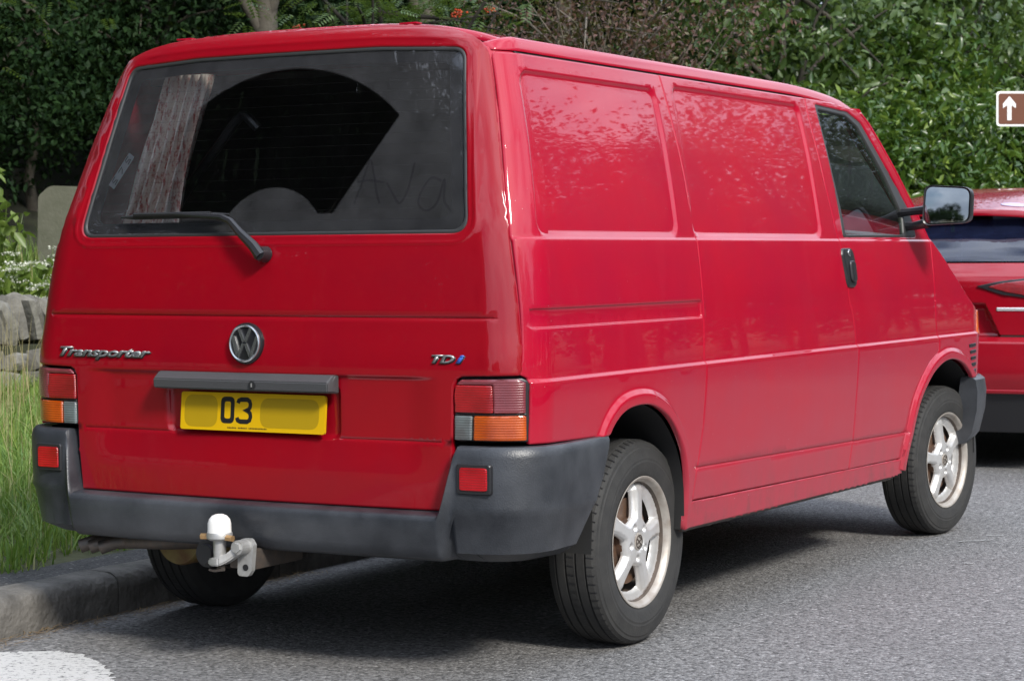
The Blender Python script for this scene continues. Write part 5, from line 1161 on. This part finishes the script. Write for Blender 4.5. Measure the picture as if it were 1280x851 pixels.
rp_ = [(-.60, .45), (-.50, .38), (-.25, .335), (0, .325), (.25, .335), (.50, .38), (.60, .45), (.63, 1.2), (.60, 2.3), (.45, 2.45), (-.45, 2.45), (-.60, 2.3), (-.63, 1.2)]
rf = panel('roof', rp_, croof, CARPAINT, CAR, grid=.08, lip=.035, roll=.01)
panel('roof_sticker', [(.31+.075*math.cos(t), .50+.05*math.sin(t)) for t in np.linspace(0, 2*math.pi, 20, endpoint=False)], lambda x, y: croof(x, y)+np.array([0, 0, .004]), M('pale_lilac', (.42, .36, .5), .4), CAR, grid=.03, lip=.003, roll=.001)
def cside(s, off=0.):
    def f(y, z):
        r_ = cY(z)+.06+cRC; d_ = np.maximum(r_-y, 0); fr = np.maximum(y-3.75, 0)
        x = cW(z)-cRC+np.sqrt(np.maximum(cRC**2-np.minimum(d_, cRC*.98)**2, 1e-5))-.45*fr**2+off; return np.stack([s*x, y, z], 1)
    return f
def arcp(yc, r_, z0=.25): 
    a0 = math.asin((.32-z0)/r_); return [(yc+r_*math.cos(t), .32+r_*math.sin(t)) for t in np.linspace(-a0, math.pi+a0, 24)]
for s in (1, -1):
    low = [(.16, .44), (.47, .30)]+arcp(.85, .37)[::-1]+arcp(3.45, .37)[::-1]+[(4.15, .30), (4.2, .70), (3.9, .88), (2.95, 1.02), (2.4, 1.06), (.32, 1.10), (.30, 1.02), (.27, .85)]
    panel('body_side', low, cside(s), CARPAINT, CAR, flip=s, grid=.08)
    panel('side_window', [(.55, 1.12), (2.75, 1.05), (2.05, 1.44), (1.2, 1.50), (.85, 1.44)], cside(s, -.02), GLASS_CAR, CAR, flip=s, grid=.1, lip=0, roll=0)
    panel('window_frame', [(.33, 1.105), (2.95, 1.03), (2.30, 1.42), (1.2, 1.535), (.62, 1.48), (.5, 1.38)], cside(s, -.008), CARPAINT, CAR, holes=[[(.57, 1.13), (2.70, 1.065), (2.03, 1.43), (1.2, 1.49), (.87, 1.43)]], flip=s, grid=.1)
    for yc in (.85, 3.45): put_wheel(CAR, (s*.76, yc, .325), s, 0, rg.uniform(0, 1), 1.01)
def cbon(x, y): return np.stack([x, y, 1.03-.06*(y-2.9)-.14*np.clip(y-3.3, 0, 2)**2-.07*(np.abs(x)/.85)**3], 1)
panel('bonnet', [(-.78, 2.95), (.78, 2.95), (.80, 3.6), (.70, 4.1), (.4, 4.25), (-.4, 4.25), (-.70, 4.1), (-.80, 3.6)], cbon, CARPAINT, CAR, grid=.1)
def cws(x, z): return np.stack([x, 3.05-1.45*(z-1.02)-.12*np.abs(x)**2, z], 1)
panel('windscreen', sym([(.74, 1.02), (.58, 1.45)]), cws, GLASS_CAR, CAR, flip=-1, grid=.1, lip=0, roll=0)
def cfr(x, z): return np.stack([x, 4.28-.35*np.abs(x)**2.5-.1*np.abs(z-.6), z], 1)
panel('front_bumper', sym([(.75, .25), (.80, .5), (.72, .82)]), cfr, CARPAINT, CAR, flip=-1, grid=.1)
bm = bmesh.new(); box(bm, (0, 2.2, .30), (1.4, 3.9, .1)); bmo('floor_pan', bm, DARK, CAR)
bm = bmesh.new(); box(bm, (0, 1.55, .75), (1.35, 2.2, .55)); bmo('cabin_trim', bm, TRIM, CAR)
for sx in (-.36, .36):
    for yy in (.95, 1.9): bm = bmesh.new(); box(bm, (sx, yy, 1.10), (.44, .12, .42), .04); box(bm, (sx, yy-.02, 1.36), (.24, .09, .14), .03); bmo('car_seat', bm, SEATM, CAR)
